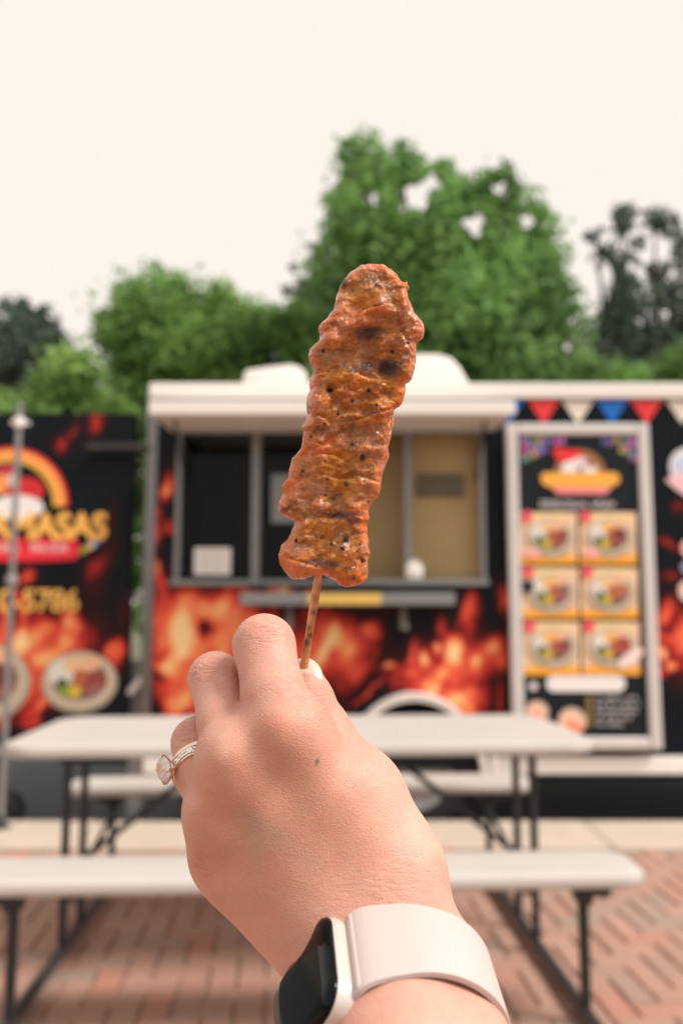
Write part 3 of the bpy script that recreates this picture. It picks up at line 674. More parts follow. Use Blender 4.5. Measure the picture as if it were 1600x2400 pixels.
def plate(px, py, rx, ry, parent, y, s=None, small=False, variant=0, rootfn=None, name='plate'):
    """printed plate of food: rim, rice, egg, greens, grilled meat"""
    P2 = rootfn or (lambda x, y_: (at(x, y_, y).x, at(x, y_, y).z)); k = S
    vj = np.random.default_rng(variant + 50); jx_ = lambda a: a + float(vj.uniform(-.10, .10)) * rx
    m = MB(); e = lambda c, x, y_, a, b, lv, r=0: m.color(c).ellipse(*P2(x, y_), a * k, b * k, y - .005 - lv * .0012, y - .002, 22, r)
    e((.42, .36, .26), px, py, rx, ry, 0); e((.60, .50, .38), px, py - ry * .06, rx * .93, ry * .9, 1); e((.20, .12, .09), px, py - ry * .08, rx * .74, ry * .68, 2)
    e((.78, .74, .68), px - rx * .46, py - ry * .30, rx * .36, ry * .42, 3)
    e((.90, .50, .14) if variant % 3 else (.86, .56, .30), jx_(px - rx * .05), py - ry * .55, rx * .42, ry * .26, 4)
    e((.85, .48, .30), px + rx * .32, py - ry * .62, rx * .26, ry * .24, 5)
    mc = [(.30, .055, .04), (.17, .030, .028), (.26, .12, .09), (.42, .17, .08), (.24, .05, .05), (.36, .06, .05)][variant % 6]
    e(mc, jx_(px + rx * .30), py - ry * (.02 + .12 * (variant % 2)), rx * (.34 + .03 * (variant % 4)), ry * (.34 + .03 * (variant % 3)), 6); e((.48, .13, .05), px + rx * .02, py - ry * .12, rx * .18, ry * .3, 7)
    e((.38, .12, .12), px + rx * .4, py + ry * .22, rx * .26, ry * .12, 8, .4)
    e((.25, .33, .06), px - rx * .32, py + ry * .25, rx * .26, ry * .24, 6); e((.72, .48, .06), jx_(px - rx * .12), py + ry * .33, rx * .17, ry * .2, 9); e((.03, .05, .04), px - rx * .45, py + ry * .02, rx * .13, ry * .14, 7)
    return m.build(name, M['print'], parent, colors=True, world=rootfn is None)
plate(187, 1598, 88, 70, van, YT)
plate(-40, 1600, 112, 92, van, YT, variant=1)

# ------------------------------------------------------------------ menu board hung on the trailer
YM = YT - 0.075
mc0 = at(1363, 1750, YM)
menu = tag(empty('menu_board', (mc0.x, YM, mc0.z)), 'tall white framed menu board with six dish photos hung on the trailer wall', 'menu board')
def mq(x, y): p = at(x, y, YM); return p.x, p.z
L0, _ = mq(1178, 1003); 
xl, xr = (mq(1178, 1003)[0] + mq(1206, 1748)[0]) / 2, (mq(1519, 1003)[0] + mq(1549, 1755)[0]) / 2
zt, zb = mq(1350, 993)[1], mq(1400, 1757)[1]; fw = .070
m = MB()
m.box(xl, xl + fw, YM - .02, YM + .03, zb, zt).box(xr - fw, xr, YM - .02, YM + .03, zb, zt).box(xl + fw, xr - fw, YM - .0185, YM + .028, zt - fw, zt).box(xl + fw, xr - fw, YM - .0185, YM + .028, zb, zb + fw)
m.build('frame', M['silver'], menu, bevel=.014, seg=3)
M['board_black'] = pmat('board_black', (.009, .014, .018), .42, var=.2, scale=5, spec=.2)
MB().box(xl + fw - .01, xr - fw + .01, YM + .002, YM + .02, zb + fw - .01, zt - fw + .01).build('panel', M['board_black'], menu)
for sx, sz_ in ((xl + .06, zt - .1), (xr - .06, zt - .1), (xl + .06, zb + .1), (xr - .06, zb + .1)):
    MB().box(sx - .02, sx + .02, YM + .031, YT - .001, sz_ - .02, sz_ + .02).build('wall_bracket', M['dull_grey'], menu)
YP = YM + .002
def mpoly(pts): return [mq(x, y) for x, y in pts]
# logo on the board
m = MB().color((.36, .15, .05)); a = mq(1358, 1112); m.arc(a[0], a[1], 30 * S, 60 * S, 0, math.pi, YP - .006, YP)
m.color((.80, .03, .03)).prism(mpoly([(1293, 1060), (1300, 1050), (1350, 1054), (1368, 1066), (1345, 1078), (1308, 1082)]), YP - .008, YP)
m.color((.86, .80, .80)).ellipse(*mq(1334, 1100), 20 * S, 20 * S, YP - .009, YP).color((.82, .66, .68)).ellipse(*mq(1358, 1083), 20 * S, 12 * S, YP - .0085, YP)
m.color((.86, .82, .80)).ellipse(*mq(1380, 1104), 18 * S, 16 * S, YP - .009, YP).color((.10, .10, .12)).ellipse(*mq(1358, 1108), 7 * S, 9 * S, YP - .0095, YP)
m.color((.35, .02, .04)).prism(mpoly([(1372, 1078), (1390, 1090), (1384, 1096), (1370, 1086)]), YP - .0093, YP)
lg = m.build('logo', M['print'], menu, colors=True)
m = MB().color((.95, .45, .07)).prism(mpoly([(1266, 1114), (1274, 1108), (1440, 1108), (1450, 1116), (1448, 1132), (1430, 1142), (1285, 1142), (1268, 1132)]), YP - .011, YP)
m.color((.95, .30, .30)).prism(mpoly([(1292, 1143), (1430, 1143), (1420, 1158), (1304, 1158)]), YP - .011, YP)
m.build('logo_ribbon', M['print'], lg, colors=True)
def scribble(x0, x1, y0, y1, c, name, step=9, seed=0):
    """a run of small lettering strokes, too small in the photograph to read"""
    g = np.random.default_rng(seed); m = MB().color(c); x = x0
    while x < x1 - step:
        w = step * g.uniform(.6, .9)
        if g.random() > .13:
            m.prism(mpoly([(x, y1), (x, y0), (x + w * .3, y0), (x + w * .3, y1)]), YP - .005, YP)
            yy = y0 + (y1 - y0) * g.choice([0, .4, .75]); hh = (y1 - y0) * .25
            m.prism(mpoly([(x + w * .33, yy + hh), (x + w * .33, yy), (x + w, yy), (x + w, yy + hh)]), YP - .005, YP)
            if g.random() > .5: m.prism(mpoly([(x + w * .7, y1), (x + w * .7, y0 + (y1 - y0) * .45), (x + w, y0 + (y1 - y0) * .45), (x + w, y1)]), YP - .0045, YP)
        x += step
    return tag(m.build(name, M['print'], menu, colors=True), kind='stuff')
scribble(1266, 1448, 1174, 1190, (.72, .66, .68), 'title_lettering', 11, 1)
for k, (xa, xb) in enumerate(((1396, 1500), (1396, 1502), (1396, 1500), (1397, 1486), (1398, 1462))):
    scribble(xa, xb, 1632 + k * 15, 1641 + k * 15, (.62, .58, .60), 'small_lettering', 7, 5 + k)
m = MB().color((.26, .17, .05))
for k in range(5): m.prism(mpoly([(1373, 1643 + k * 15), (1373, 1630 + k * 15), (1386, 1630 + k * 15), (1386, 1643 + k * 15)]), YP - .005, YP)
m.build('bullet_marks', M['print'], menu, colors=True)
m = MB().color((.86, .82, .82)); p = [(1297 + 18 * math.cos(a), 1602 - 19 * math.sin(a)) for a in np.linspace(math.pi / 2, 3 * math.pi / 2, 12)] + [(1446 + 18 * math.cos(a), 1602 - 19 * math.sin(a)) for a in np.linspace(-math.pi / 2, math.pi / 2, 12)]
m.prism(mpoly(p), YP - .006, YP); m.build('white_pill', M['print'], menu, colors=True)
m = MB().color((.78, .72, .76)); a = mq(1249, 1608)
for k in range(6): m.obox((a[0], YP - .003, a[1]), (.026 * math.cos(k * math.pi / 6), 0, .026 * math.sin(k * math.pi / 6)), (0, .002 + k * .0002, 0), (-.004 * math.sin(k * math.pi / 6), 0, .004 * math.cos(k * math.pi / 6)))
m.build('star_mark', M['print'], menu, colors=True)
for (x, y, r) in ((1256, 1668, 26), (1338, 1690, 32)):
    m = MB().color((.55, .45, .36)).ellipse(*mq(x + 2, y), r * S, r * S * .95, YP - .004, YP).color((.92, .55, .40)).ellipse(*mq(x, y + 3), r * S * .85, r * S * .8, YP - .006, YP).color((.85, .25, .12)).ellipse(*mq(x + 6, y + 12), r * S * .7, r * S * .25, YP - .007, YP, rot=-.4)
    m.build('dish_cutout', M['print'], menu, colors=True)
# corner flag strings
fc = [(.55, .20, .60), (.12, .16, .42), (.50, .36, .14), (.12, .25, .30), (.66, .10, .34), (.30, .12, .45), (.22, .26, .18)]
for side in (0, 1):
    for k, (x, y) in enumerate(((1220, 1036), (1232, 1030), (1245, 1036), (1258, 1030), (1270, 1034), (1283, 1030), (1297, 1036), (1311, 1032), (1220, 1076), (1232, 1070), (1246, 1064), (1258, 1058), (1270, 1053), (1222, 1056), (1240, 1048), (1256, 1047))):
        X = x if not side else 2720 - x
        if X > 1486: X -= 12
        m = MB().color(fc[(k * 3 + side) % 7]).prism(mpoly([(X, y + 9), (X, y - 7), (X + 11, y - 7 - (2 if side == 0 else -2)), (X + 11, y + 8)]), YP - .004 - .0003 * (k % 3), YP)
        m.build('party_flag', M['print'], menu, colors=True)
# six dish photos
for r_ in range(3):
    for c_ in range(2):
        y0 = (1201, 1331, 1458)[r_]; y1 = (1322, 1449, 1582)[r_]; dx = (0, 5, 10)[r_]
        xa, xb = ((1219, 1350) if c_ == 0 else (1357, 1490)); xa += dx * .7; xb += dx * .7
        m = MB().color((.86, .60, .40)).prism(mpoly([(xa, y1), (xa, y0), (xb, y0), (xb, y1)]), YP - .006, YP)
        m.color((.88, .66, .36)).prism(mpoly([(xa, y0 + 28), (xa, y0 + .5), (xb - 20, y0 + .5), (xb - 30, y0 + 20)]), YP - .007, YP)
        tile = m.build('dish_photo', M['print'], menu, colors=True)
        v = r_ * 2 + c_
        plate((xa + xb) / 2 + 4, y0 + 60, 56, 46, tile, YP - .008, rootfn=None, variant=v)
        m = MB().color((.93, .42, .05)).prism(mpoly([(xa + 2, y1), (xa + 2, y1 - 20), (xb + 1, y1 - 21), (xb + 1, y1)]), YP - .0095, YP); m.build('caption_strip', M['print'], tile, colors=True)
        b_ = mq(xa + 14, y0 + 10)
        m = MB().color((.90, .12, .16)).ellipse(*b_, 13 * S, 14 * S, YP - .017, YP).color((.55, .01, .02)).ellipse(*b_, 4 * S, 5 * S, YP - .018, YP); m.build('price_badge', M['print'], tile, colors=True)
        if v in (0, 1): MB().color((.95, .48, .46)).ellipse(*mq(xa + 26, y1 - 26), 20 * S, 9 * S, YP - .019, YP).build('pink_mark', M['print'], tile, colors=True)
        if v == 2: MB().color((.015, .02, .03)).ellipse(*mq(xa + 12, y0 + 44), 15 * S, 15 * S, YP - .019, YP).build('dark_cup', M['print'], tile, colors=True)
        if v == 5: MB().color((.92, .74, .72)).ellipse(*mq(xb - 22, y0 + 84), 34 * S, 13 * S, YP - .019, YP, rot=.6).build('white_swoosh', M['print'], tile, colors=True)

# ------------------------------------------------------------------ loose things on the serving window
def paper(name, label, x0, x1, y0, y1, Y, mat, th=.003, cat='notice', group=None):
    a, b = at(x0, y1, Y), at(x1, y0, Y)
    o = MB().box(a.x, b.x, Y - th / 2, Y + th / 2, a.z, b.z).build(name, mat, loc=((a.x + b.x) / 2, Y, a.z))
    return tag(o, label, cat, group)
pn = paper('paper_notice', 'white paper notice taped low on the dark window pane', 455, 541, 1284, 1347, YT - .0005, M['paper'])
m = MB().color((.5, .5, .5))
a, b = at(455, 1347, YT), at(541, 1284, YT)
for k in range(5): m.box(-.085, .085 - (k % 2) * .03, -.0024, -.0016, .03 + k * .025, .037 + k * .025)
m.build('printed_lines', M['print'], pn, world=False, colors=True)
paper('paper_notice', 'dim grey paper sheet on the window pane behind the skewer', 636, 705, 1112, 1225, YT - .0005, M['grey_paper'])
a = at(970, 1362, YT - .02)
o = MB().box(a.x - .05, a.x + .05, YT - .052, YT - .014, WZ0 + .0285, WZ0 + .11).build('napkin_box', M['white_paint'], bevel=.012, smooth=True, loc=(a.x, YT - .033, WZ0 + .0285))
tag(o, 'small white box standing on the window sill by the tan panel', 'box')
MB().box(-.03, .03, -.006, .006, .08, .105).build('napkin', M['paper'], o, world=False)

# ------------------------------------------------------------------ metal pole in front of the logo
YPOL = 4.78
pb, ptop = at(8, 1900, YPOL), at(25, 944, YPOL)
pole = tag(empty('metal_pole', (at(22, 1700, YPOL).x, YPOL, 0)), 'thin grey metal pole with a clamp standing before the orange arch logo', 'pole')
pxm = at(22, 1500, YPOL).x
MB().tube([(pxm, YPOL, .01), (pxm, YPOL, ptop.z)], .017, 14).build('shaft', M['pole_grey'], pole, smooth=True)
cz_ = at(25, 990, YPOL).z
MB().lathe([(.019, -.03), (.028, -.026), (.031, 0), (.028, .026), (.019, .03)], (pxm, YPOL, cz_), axis='z', n=16).build('clamp', M['white_paint'], pole, smooth=True)
MB().tube([(pxm - .045, YPOL, cz_), (pxm + .06, YPOL, cz_ - .006)], .011, 10).build('clamp_bolt', M['white_paint'], pole)
MB().lathe([(.001, .0), (.030, .002), (.034, .03), (.027, .06)], (pxm, YPOL, at(22, 1372, YPOL).z), axis='z', n=14).build('lock_ring', M['dull_grey'], pole, smooth=True)
MB().lathe([(.001, 0.0), (.055, 0.0), (.055, .010), (.025, .016), (.019, .06)], (pxm, YPOL, .001), axis='z', n=20).build('base', M['steel'], pole, smooth=True)

# ================================================================== PICNIC TABLE
TX, TY, TPH = -0.1376, 3.134, math.radians(2.57)
table = tag(empty('picnic_table', (TX, TY, 0), (0, 0, TPH)), 'folding picnic table with pale plastic top, two benches and dark steel legs on brick paving', 'picnic table')
def rrect(hx, hy, r, n=9):
    def f(ins):
        P_ = []
        for cx, cy, a0 in ((hx - r, hy - r, 0), (-hx + r, hy - r, 90), (-hx + r, -hy + r, 180), (hx - r, -hy + r, 270)):
            for k in range(n):
                a = math.radians(a0 + 90 * k / (n - 1)); P_.append((cx + (r - ins) * math.cos(a), cy + (r - ins) * math.sin(a)))
        return P_
    return f
def slab(name, hx, hy, r, zt, th, yc=0.0):
    f0 = rrect(hx, hy, r); f = lambda i: [(x, y + yc) for x, y in f0(i)]
    m = MB().layers(f, [(.05, zt - th + .012), (.022, zt - th), (.006, zt - th + .003), (0, zt - th + .012), (0, zt - .014), (.004, zt - .004), (.014, zt), (.05, zt - .0015)])
    return m.build(name, M['table_plastic'], table, world=False, smooth=True)
slab('tabletop', .955, .40, .13, .74, .040)
bn = slab('bench', .955, .132, .085, .44, .040, -.616); bf = slab('bench', .985, .132, .085, .44, .040, .640)
for yc in (-.616, .64):
    pass
R_ = .0145
for s in (-1, 1):
    x = s * .80
    MB().tube([(x, -.10, .05), (x, -.10, .68)], R_, 10).build('leg', M['steel'], table, world=False, smooth=True)
    MB().tube([(x, .14, .05), (x, .14, .68)], R_, 10).build('leg', M['steel'], table, world=False, smooth=True)
    MB().tube([(x, -.16, .683), (x, .30, .683)], R_, 10).build('top_rail', M['steel'], table, world=False, smooth=True)
    MB().tube([(x, -.615, .05), (x, -.615, .375)], R_ * 1.12, 10).build('bench_leg', M['steel'], table, world=False, smooth=True)
    MB().tube([(x, .64, .05), (x, .64, .375)], R_, 10).build('bench_leg', M['steel'], table, world=False, smooth=True)
    for yc in (-.615, .64):
        MB().box(x - .05, x + .05, yc - .10, yc + .10, .372, .393).box(x - .022, x + .022, yc - .03, yc + .03, .33, .371).build('bench_bracket', M['steel'], table, world=False, bevel=.003)
    MB().tube([(x, -.70, .03), (x, .72, .03)], .02, 10).build('floor_runner', M['steel_runner'], table, world=False, smooth=True)
    MB().tube([(x, -.10, .20), (x, .02, .155), (x, .14, .20)], .009, 8).build('cross_tie', M['steel'], table, world=False, smooth=True)
    MB().tube([(x, .14, .26), (x * .93, .15, .30), (x * .35, .18, .66), (x * .30, .18, .694)], .0115, 8).build('brace', M['steel'], table, world=False, smooth=True)
    MB().tube([(x, .15, .22), (x * .97, .50, .33), (x * .97, .62, .366)], .0105, 8).build('bench_brace', M['steel'], table, world=False, smooth=True)
MB().tube([(-.24, .18, .683), (.24, .18, .683)], .012, 8).build('centre_bar', M['steel'], table, world=False, smooth=True)

# ================================================================== THE HAND (millimetres from the eye, then into the world)
VOX = 1.0
GO = np.array([-80.0, -292.0, 48.0]); GD = (210, 292, 300)
class Field:
    def __init__(s): s.F = np.full(GD, 14.0, np.float32)
    def cap(s, a, b, ra, rb, k=4.0):
        a = np.asarray(a, float); b = np.asarray(b, float); R = max(ra, rb) + 13
        lo = np.maximum(np.floor((np.minimum(a, b) - R - GO) / VOX), 0).astype(int); hi = np.minimum(np.ceil((np.maximum(a, b) + R - GO) / VOX), GD).astype(int)
        if (hi <= lo).any(): return s
        g = [((np.arange(lo[i], hi[i]) * VOX + GO[i]) - a[i]).astype(np.float32) for i in range(3)]
        X, Y, Z = g[0][:, None, None], g[1][None, :, None], g[2][None, None, :]
        d = (b - a).astype(np.float32); L2 = float(d @ d) + 1e-6
        t = np.clip((X * d[0] + Y * d[1] + Z * d[2]) / L2, 0, 1)
        D = np.sqrt((X - t * d[0]) ** 2 + (Y - t * d[1]) ** 2 + (Z - t * d[2]) ** 2) - (ra + t * (rb - ra))
        sl = tuple(slice(lo[i], hi[i]) for i in range(3)); s.F[sl] = smin(s.F[sl], D, k); return s
    def chain(s, pts, k=3.0):
        for (p, r), (q_, r2) in zip(pts[:-1], pts[1:]): s.cap(p, q_, r, r2, k)
        return s
def smin(a, b, k):
    h = np.maximum(k - np.abs(a - b), 0) / k
    return np.minimum(a, b) - h * h * k * 0.25

# forearm frame at the watch: AX runs from hand to elbow, NX out through the watch glass, EX round the wrist
AX = np.array([.09, -.322, -.942]); AX /= np.linalg.norm(AX)
EX = np.array([-.425, -.868, .256]); EX -= AX * (EX @ AX); EX /= np.linalg.norm(EX); NX = np.cross(AX, EX)
WC = np.array([18.9, -144.1, 247.5]); SA, SB, SW = 28.2, 26.7, 11.9
n_ = near
W = n_(872, 2235, 262)
def wr(n, e, a): return WC + NX * n + EX * e + AX * a
palm = Field(); K = 9.5
# forearm and wrist as two side by side bones
for off in (-7, 7):
    palm.cap(wr(off, -2.5, -14), wr(off, -2.8, 18), 17.2, 17.6, K)
    palm.cap(wr(off, -2.8, 18), wr(off * 1.4, -1, 120), 17.6, 25.0, K)
    palm.cap(wr(off * 1.4, -1, 120), wr(off * 1.5, -4, 174), 25.0, 28.0, K)
wl, wm, wrr = wr(9, 2, -14), wr(0, 1, -14), wr(-9, 1, -14)
palm.cap(wrr, n_(690, 1722, 276), 17, 11.0, K)       # metacarpals
palm.cap(wm, n_(560, 1790, 277), 17, 11.0, K)
palm.cap(wl, n_(528, 1912, 280), 16, 10.0, K)
palm.cap(wl, n_(530, 2004, 284), 15, 9.6, K)
palm.cap(n_(690, 1722, 276), n_(560, 1790, 277), 10.5, 10.5, K).cap(n_(560, 1790, 277), n_(528, 1912, 280), 10, 9.6, K).cap(n_(528, 1912, 280), n_(530, 2004, 284), 9.5, 9.2, K)
palm.cap(n_(560, 2075, 284), n_(700, 2235, 272), 8.6, 7.6, K)
palm.cap(n_(740, 1990, 283), n_(620, 1900, 292), 19, 14, K)      # palm side pad
palm.cap(n_(918, 2040, 273), n_(838, 1868, 280), 17.6, 13.3, K)   # thumb base
palm.cap(n_(835, 1868, 280), n_(710, 1830, 284), 13, 13, K)      # web
palm.cap(n_(890, 2000, 274), n_(800, 1900, 274), 13, 10, K)
hand = palm.F
def unite(pts, k, kc=3.0):
    global hand
    f = Field().chain(pts, kc); hand = smin(hand, f.F, k)
# thumb, then the four fingers curled round the stick
FING = [[(n_(665, 1712, 276), 11.4), (n_(642, 1635, 281), 10.4), (n_(619, 1513, 293), 10.2), (n_(628, 1560, 310), 9.4), (n_(672, 1640, 322), 8.4), (n_(708, 1668, 322), 7.2)],
        [(n_(565, 1795, 277), 11.0), (n_(533, 1700, 288), 9.6), (n_(505, 1591, 304), 9.1), (n_(520, 1640, 318), 8.6), (n_(575, 1720, 328), 8.0), (n_(640, 1730, 326), 7.0)],
        [(n_(528, 1912, 280), 9.8), (n_(477, 1815, 291), 8.9), (n_(461, 1740, 303), 8.4), (n_(478, 1770, 318), 8.0), (n_(540, 1830, 328), 7.6), (n_(610, 1830, 320), 6.8)],
        [(n_(530, 2004, 284), 9.2), (n_(492, 1935, 300), 8.2), (n_(492, 1905, 312), 7.6), (n_(520, 1935, 322), 7.2), (n_(590, 1940, 314), 6.4)]]
THUMB = [(n_(835, 1868, 280), 13.0), (n_(752, 1718, 298), 10.4), (n_(722, 1640, 308), 8.8), (n_(712, 1602, 312), 7.6)]
unite(THUMB, 7)
for fg, kk in zip(FING, (.45, .42, .3, .2)):          # the roots grow smoothly out of the back of the hand
    (p0, r0), (p1, r1) = fg[0], fg[1]; unite([(p0, r0 - .3), (p0 + (p1 - p0) * kk, r0 + (r1 - r0) * kk - .5)], 8)
for fg in FING: unite(fg, 1.6)
# knuckle bones and tendons standing a little proud
kf = Field()
for (px, py, d, r) in ((655, 1702, 266.2, 2.9), (535, 1765, 267.8, 2.9), (486, 1885, 273.0, 2.6), (490, 2005, 277.2, 2.2)): kf.cap(n_(px, py, d), n_(px + 6, py + 14, d + .6), r, r, 2)
hand = smin(hand, kf.F, 7)
g = openvdb.FloatGrid(14.0); g.copyFromArray(np.clip(hand, -6, 6).astype(np.float32), tolerance=0.0)
hp, hq = g.convertToQuads(0.0)
HV = np.asarray(hp, float) * VOX + GO; HF = np.asarray(hq, np.int64)
def volume_sign(V, F):
    a, b, c, d = V[F[:, 0]], V[F[:, 1]], V[F[:, 2]], V[F[:, 3]]
    return np.einsum('ij,ij->i', a, np.cross(b, c)).sum() + np.einsum('ij,ij->i', a, np.cross(c, d)).sum()
def relax(V, F, it=6, lam=.5, mu=-.52):
    e = np.concatenate([F[:, [0, 1]], F[:, [1, 2]], F[:, [2, 3]], F[:, [3, 0]]]); n = len(V)
    deg = np.bincount(np.concatenate([e[:, 0], e[:, 1]]), minlength=n)[:, None].astype(float)
    for i in range(it):
        for l_ in (lam, mu):
            A = np.stack([np.bincount(e[:, 0], V[e[:, 1], k], n) + np.bincount(e[:, 1], V[e[:, 0], k], n) for k in range(3)], 1) / np.maximum(deg, 1)
            V = V + l_ * (A - V)
    return V
HV = relax(HV, HF, 10)
def near_px(V): return np.stack([800 + V[:, 0] / V[:, 2] * FPX, 1200 - V[:, 1] / V[:, 2] * FPX], 1)
hpx = near_px(HV)
def gss(px, py, rx, ry=None, rot=0):
    ry = ry or rx; c, s = math.cos(rot), math.sin(rot); u = ((hpx[:, 0] - px) * c + (hpx[:, 1] - py) * s) / rx; v = (-(hpx[:, 0] - px) * s + (hpx[:, 1] - py) * c) / ry
    return np.exp(-(u * u + v * v))
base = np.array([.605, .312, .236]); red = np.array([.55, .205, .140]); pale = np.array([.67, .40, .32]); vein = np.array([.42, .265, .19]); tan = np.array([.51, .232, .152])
hc = np.tile(base, (len(HV), 1))
def blend(c, w): 
    global hc
    hc = hc * (1 - w[:, None]) + c * w[:, None]
blend(tan, .85 * gss(720, 1930, 200, 210)); blend(tan, .6 * gss(580, 1960, 130, 140)); blend(tan, .35 * gss(660, 1760, 140, 80))  # shading over the back of the hand, put into the skin colour
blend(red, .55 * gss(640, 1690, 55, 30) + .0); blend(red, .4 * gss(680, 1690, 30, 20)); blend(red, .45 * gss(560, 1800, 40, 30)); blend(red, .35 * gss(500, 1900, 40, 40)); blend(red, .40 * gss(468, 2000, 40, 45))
blend(red, .30 * gss(615, 1470, 50, 25)); blend(red, .30 * gss(490, 1560, 45, 25)); blend(red, .3 * gss(455, 1710, 35, 25)); blend(red, .35 * gss(760, 1650, 30, 50)); blend(red, .45 * gss(566, 1600, 14, 50))  # the last, narrow patch paints shade between index and middle finger
blend(pale, .5 * gss(525, 1760, 16, 24)); blend(pale, .35 * gss(455, 1880, 14, 26)); blend(pale, .5 * gss(985, 1900, 70, 200, -.3))  # painted highlights: two knuckle tops and the bright thumb-side edge
for a_, b_ in (((560, 1900), (650, 1960)), ((650, 1960), (740, 2040)), ((610, 1930), (600, 2010))):
    for t in np.linspace(0, 1, 6): blend(vein, .22 * gss(a_[0] + (b_[0] - a_[0]) * t, a_[1] + (b_[1] - a_[1]) * t, 26, 20))
n3 = fbm(HV[:, 0] / 9 + HV[:, 2] / 13, HV[:, 1] / 9 + HV[:, 2] / 17, 4, 5); hc *= (1 + .10 * n3)[:, None]; hc[:, 1:] *= (1 + .07 * fbm(HV[:, 0] / 3.2, HV[:, 1] / 3.2 + HV[:, 2] / 4, 3, 15))[:, None]; hc[:, 1] *= 1 + .03 * fbm(HV[:, 0] / 4 + 3, HV[:, 1] / 4, 3, 8)
blend(np.array([.16, .12, .10]), .9 * (np.hypot(hpx[:, 0] - 743, hpx[:, 1] - 1787) < 6.5) * 1.0)
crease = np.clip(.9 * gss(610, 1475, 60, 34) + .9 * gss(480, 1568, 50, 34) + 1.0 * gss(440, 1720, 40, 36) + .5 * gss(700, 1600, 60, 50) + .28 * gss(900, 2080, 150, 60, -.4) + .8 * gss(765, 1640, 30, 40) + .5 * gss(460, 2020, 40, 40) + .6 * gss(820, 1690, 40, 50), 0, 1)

def skin_mat():
    m, t, b = new_mat('skin')
    a = N(t, 'ShaderNodeAttribute', attribute_name='Col'); cr = N(t, 'ShaderNodeAttribute', attribute_name='crease')
    tc = N(t, 'ShaderNodeTexCoord')
    n1 = N(t, 'ShaderNodeTexNoise', Scale=900.0, Detail=3.0); t.links.new(tc.outputs['Object'], n1.inputs['Vector'])
    mr = N(t, 'ShaderNodeMapRange'); mr.inputs[3].default_value = .88; mr.inputs[4].default_value = 1.12; t.links.new(n1.outputs[0], mr.inputs[0])
    mi = N(t, 'ShaderNodeMix', data_type='RGBA', blend_type='MULTIPLY'); mi.inputs[0].default_value = 1
    t.links.new(a.outputs[0], mi.inputs[6]); t.links.new(mr.outputs[0], mi.inputs[7])
    # fine creases across the joints
    mp = N(t, 'ShaderNodeMapping'); mp.inputs['Scale'].default_value = (150, 700, 900); mp.inputs['Rotation'].default_value = (0, .25, 0)
    t.links.new(tc.outputs['Object'], mp.inputs[0])
    n2 = N(t, 'ShaderNodeTexNoise', Scale=1.0, Detail=2.0, Distortion=.6); t.links.new(mp.outputs[0], n2.inputs['Vector'])
    rd = N(t, 'ShaderNodeMapRange'); rd.inputs[1].default_value = .40; rd.inputs[2].default_value = .52; t.links.new(n2.outputs[0], rd.inputs[0])
    inv = N(t, 'ShaderNodeMath', operation='SUBTRACT'); inv.inputs[0].default_value = 1; t.links.new(rd.outputs[0], inv.inputs[1])
    cm = N(t, 'ShaderNodeMath', operation='MULTIPLY'); t.links.new(inv.outputs[0], cm.inputs[0]); t.links.new(cr.outputs['Fac'], cm.inputs[1])
    vo = N(t, 'ShaderNodeTexVoronoi', Scale=1100.0, feature='DISTANCE_TO_EDGE'); t.links.new(tc.outputs['Object'], vo.inputs['Vector'])
    h1 = N(t, 'ShaderNodeMath', operation='MULTIPLY_ADD'); h1.inputs[1].default_value = -1.7; t.links.new(cm.outputs[0], h1.inputs[0]); t.links.new(vo.outputs['Distance'], h1.inputs[2])
    bp = N(t, 'ShaderNodeBump', Strength=.6, Distance=.00035); t.links.new(h1.outputs[0], bp.inputs['Height'])
    dk = N(t, 'ShaderNodeMath', operation='MULTIPLY_ADD'); dk.inputs[1].default_value = -.13; dk.inputs[2].default_value = 1; t.links.new(cm.outputs[0], dk.inputs[0])  # crease shade multiplied into the base colour
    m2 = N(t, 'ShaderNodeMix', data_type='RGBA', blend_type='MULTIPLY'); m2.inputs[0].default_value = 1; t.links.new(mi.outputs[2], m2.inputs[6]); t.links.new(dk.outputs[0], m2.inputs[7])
    t.links.new(bp.outputs[0], b.inputs['Normal']); t.links.new(m2.outputs[2], b.inputs['Base Color'])
    b.inputs['Roughness'].default_value = .50; b.inputs['Specular IOR Level'].default_value = .45
    b.inputs['Subsurface Weight'].default_value = .16; b.inputs['Subsurface Radius'].default_value = (1, .35, .18); b.inputs['Subsurface Scale'].default_value = .003
    return m
M['skin'] = skin_mat()
if volume_sign(HV, HF) < 0: HF = HF[:, ::-1]
base_w = near_world(wr(0, 0, 190))[0]
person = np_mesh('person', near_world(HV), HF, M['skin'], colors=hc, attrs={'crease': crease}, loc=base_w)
tag(person, 'bare forearm and hand of a person raising a grilled meat skewer towards the food trailer', 'person')

# thumb nail
def near_part(name, Vmm, F, mat, parent=None, smooth=True, colors=None, loc=None):
    return np_mesh(name, near_world(Vmm), F, mat, parent, colors=colors, smooth=smooth, loc=loc)
def uv_cap(c, ax_u, ax_v, ax_n, ru, rv, rn, nu=14, nv=20, full=False):
    V = [c + ax_n * rn]; F = []
    for i in range(1, nu + 1):
        a = (math.pi if full else math.pi / 2) * i / nu
        for k in range(nv):
            b = 2 * math.pi * k / nv; V.append(c + ax_n * rn * math.cos(a) + (ax_u * ru * math.cos(b) + ax_v * rv * math.sin(b)) * math.sin(a))
    for k in range(nv): F.append((0, 1 + k, 1 + (k + 1) % nv, 0))
    for i in range(nu - 1):
        for k in range(nv): F.append((1 + i * nv + k, 1 + (i + 1) * nv + k, 1 + (i + 1) * nv + (k + 1) % nv, 1 + i * nv + (k + 1) % nv))
    return np.array(V), F
def unit(v): v = np.asarray(v, float); return v / np.linalg.norm(v)
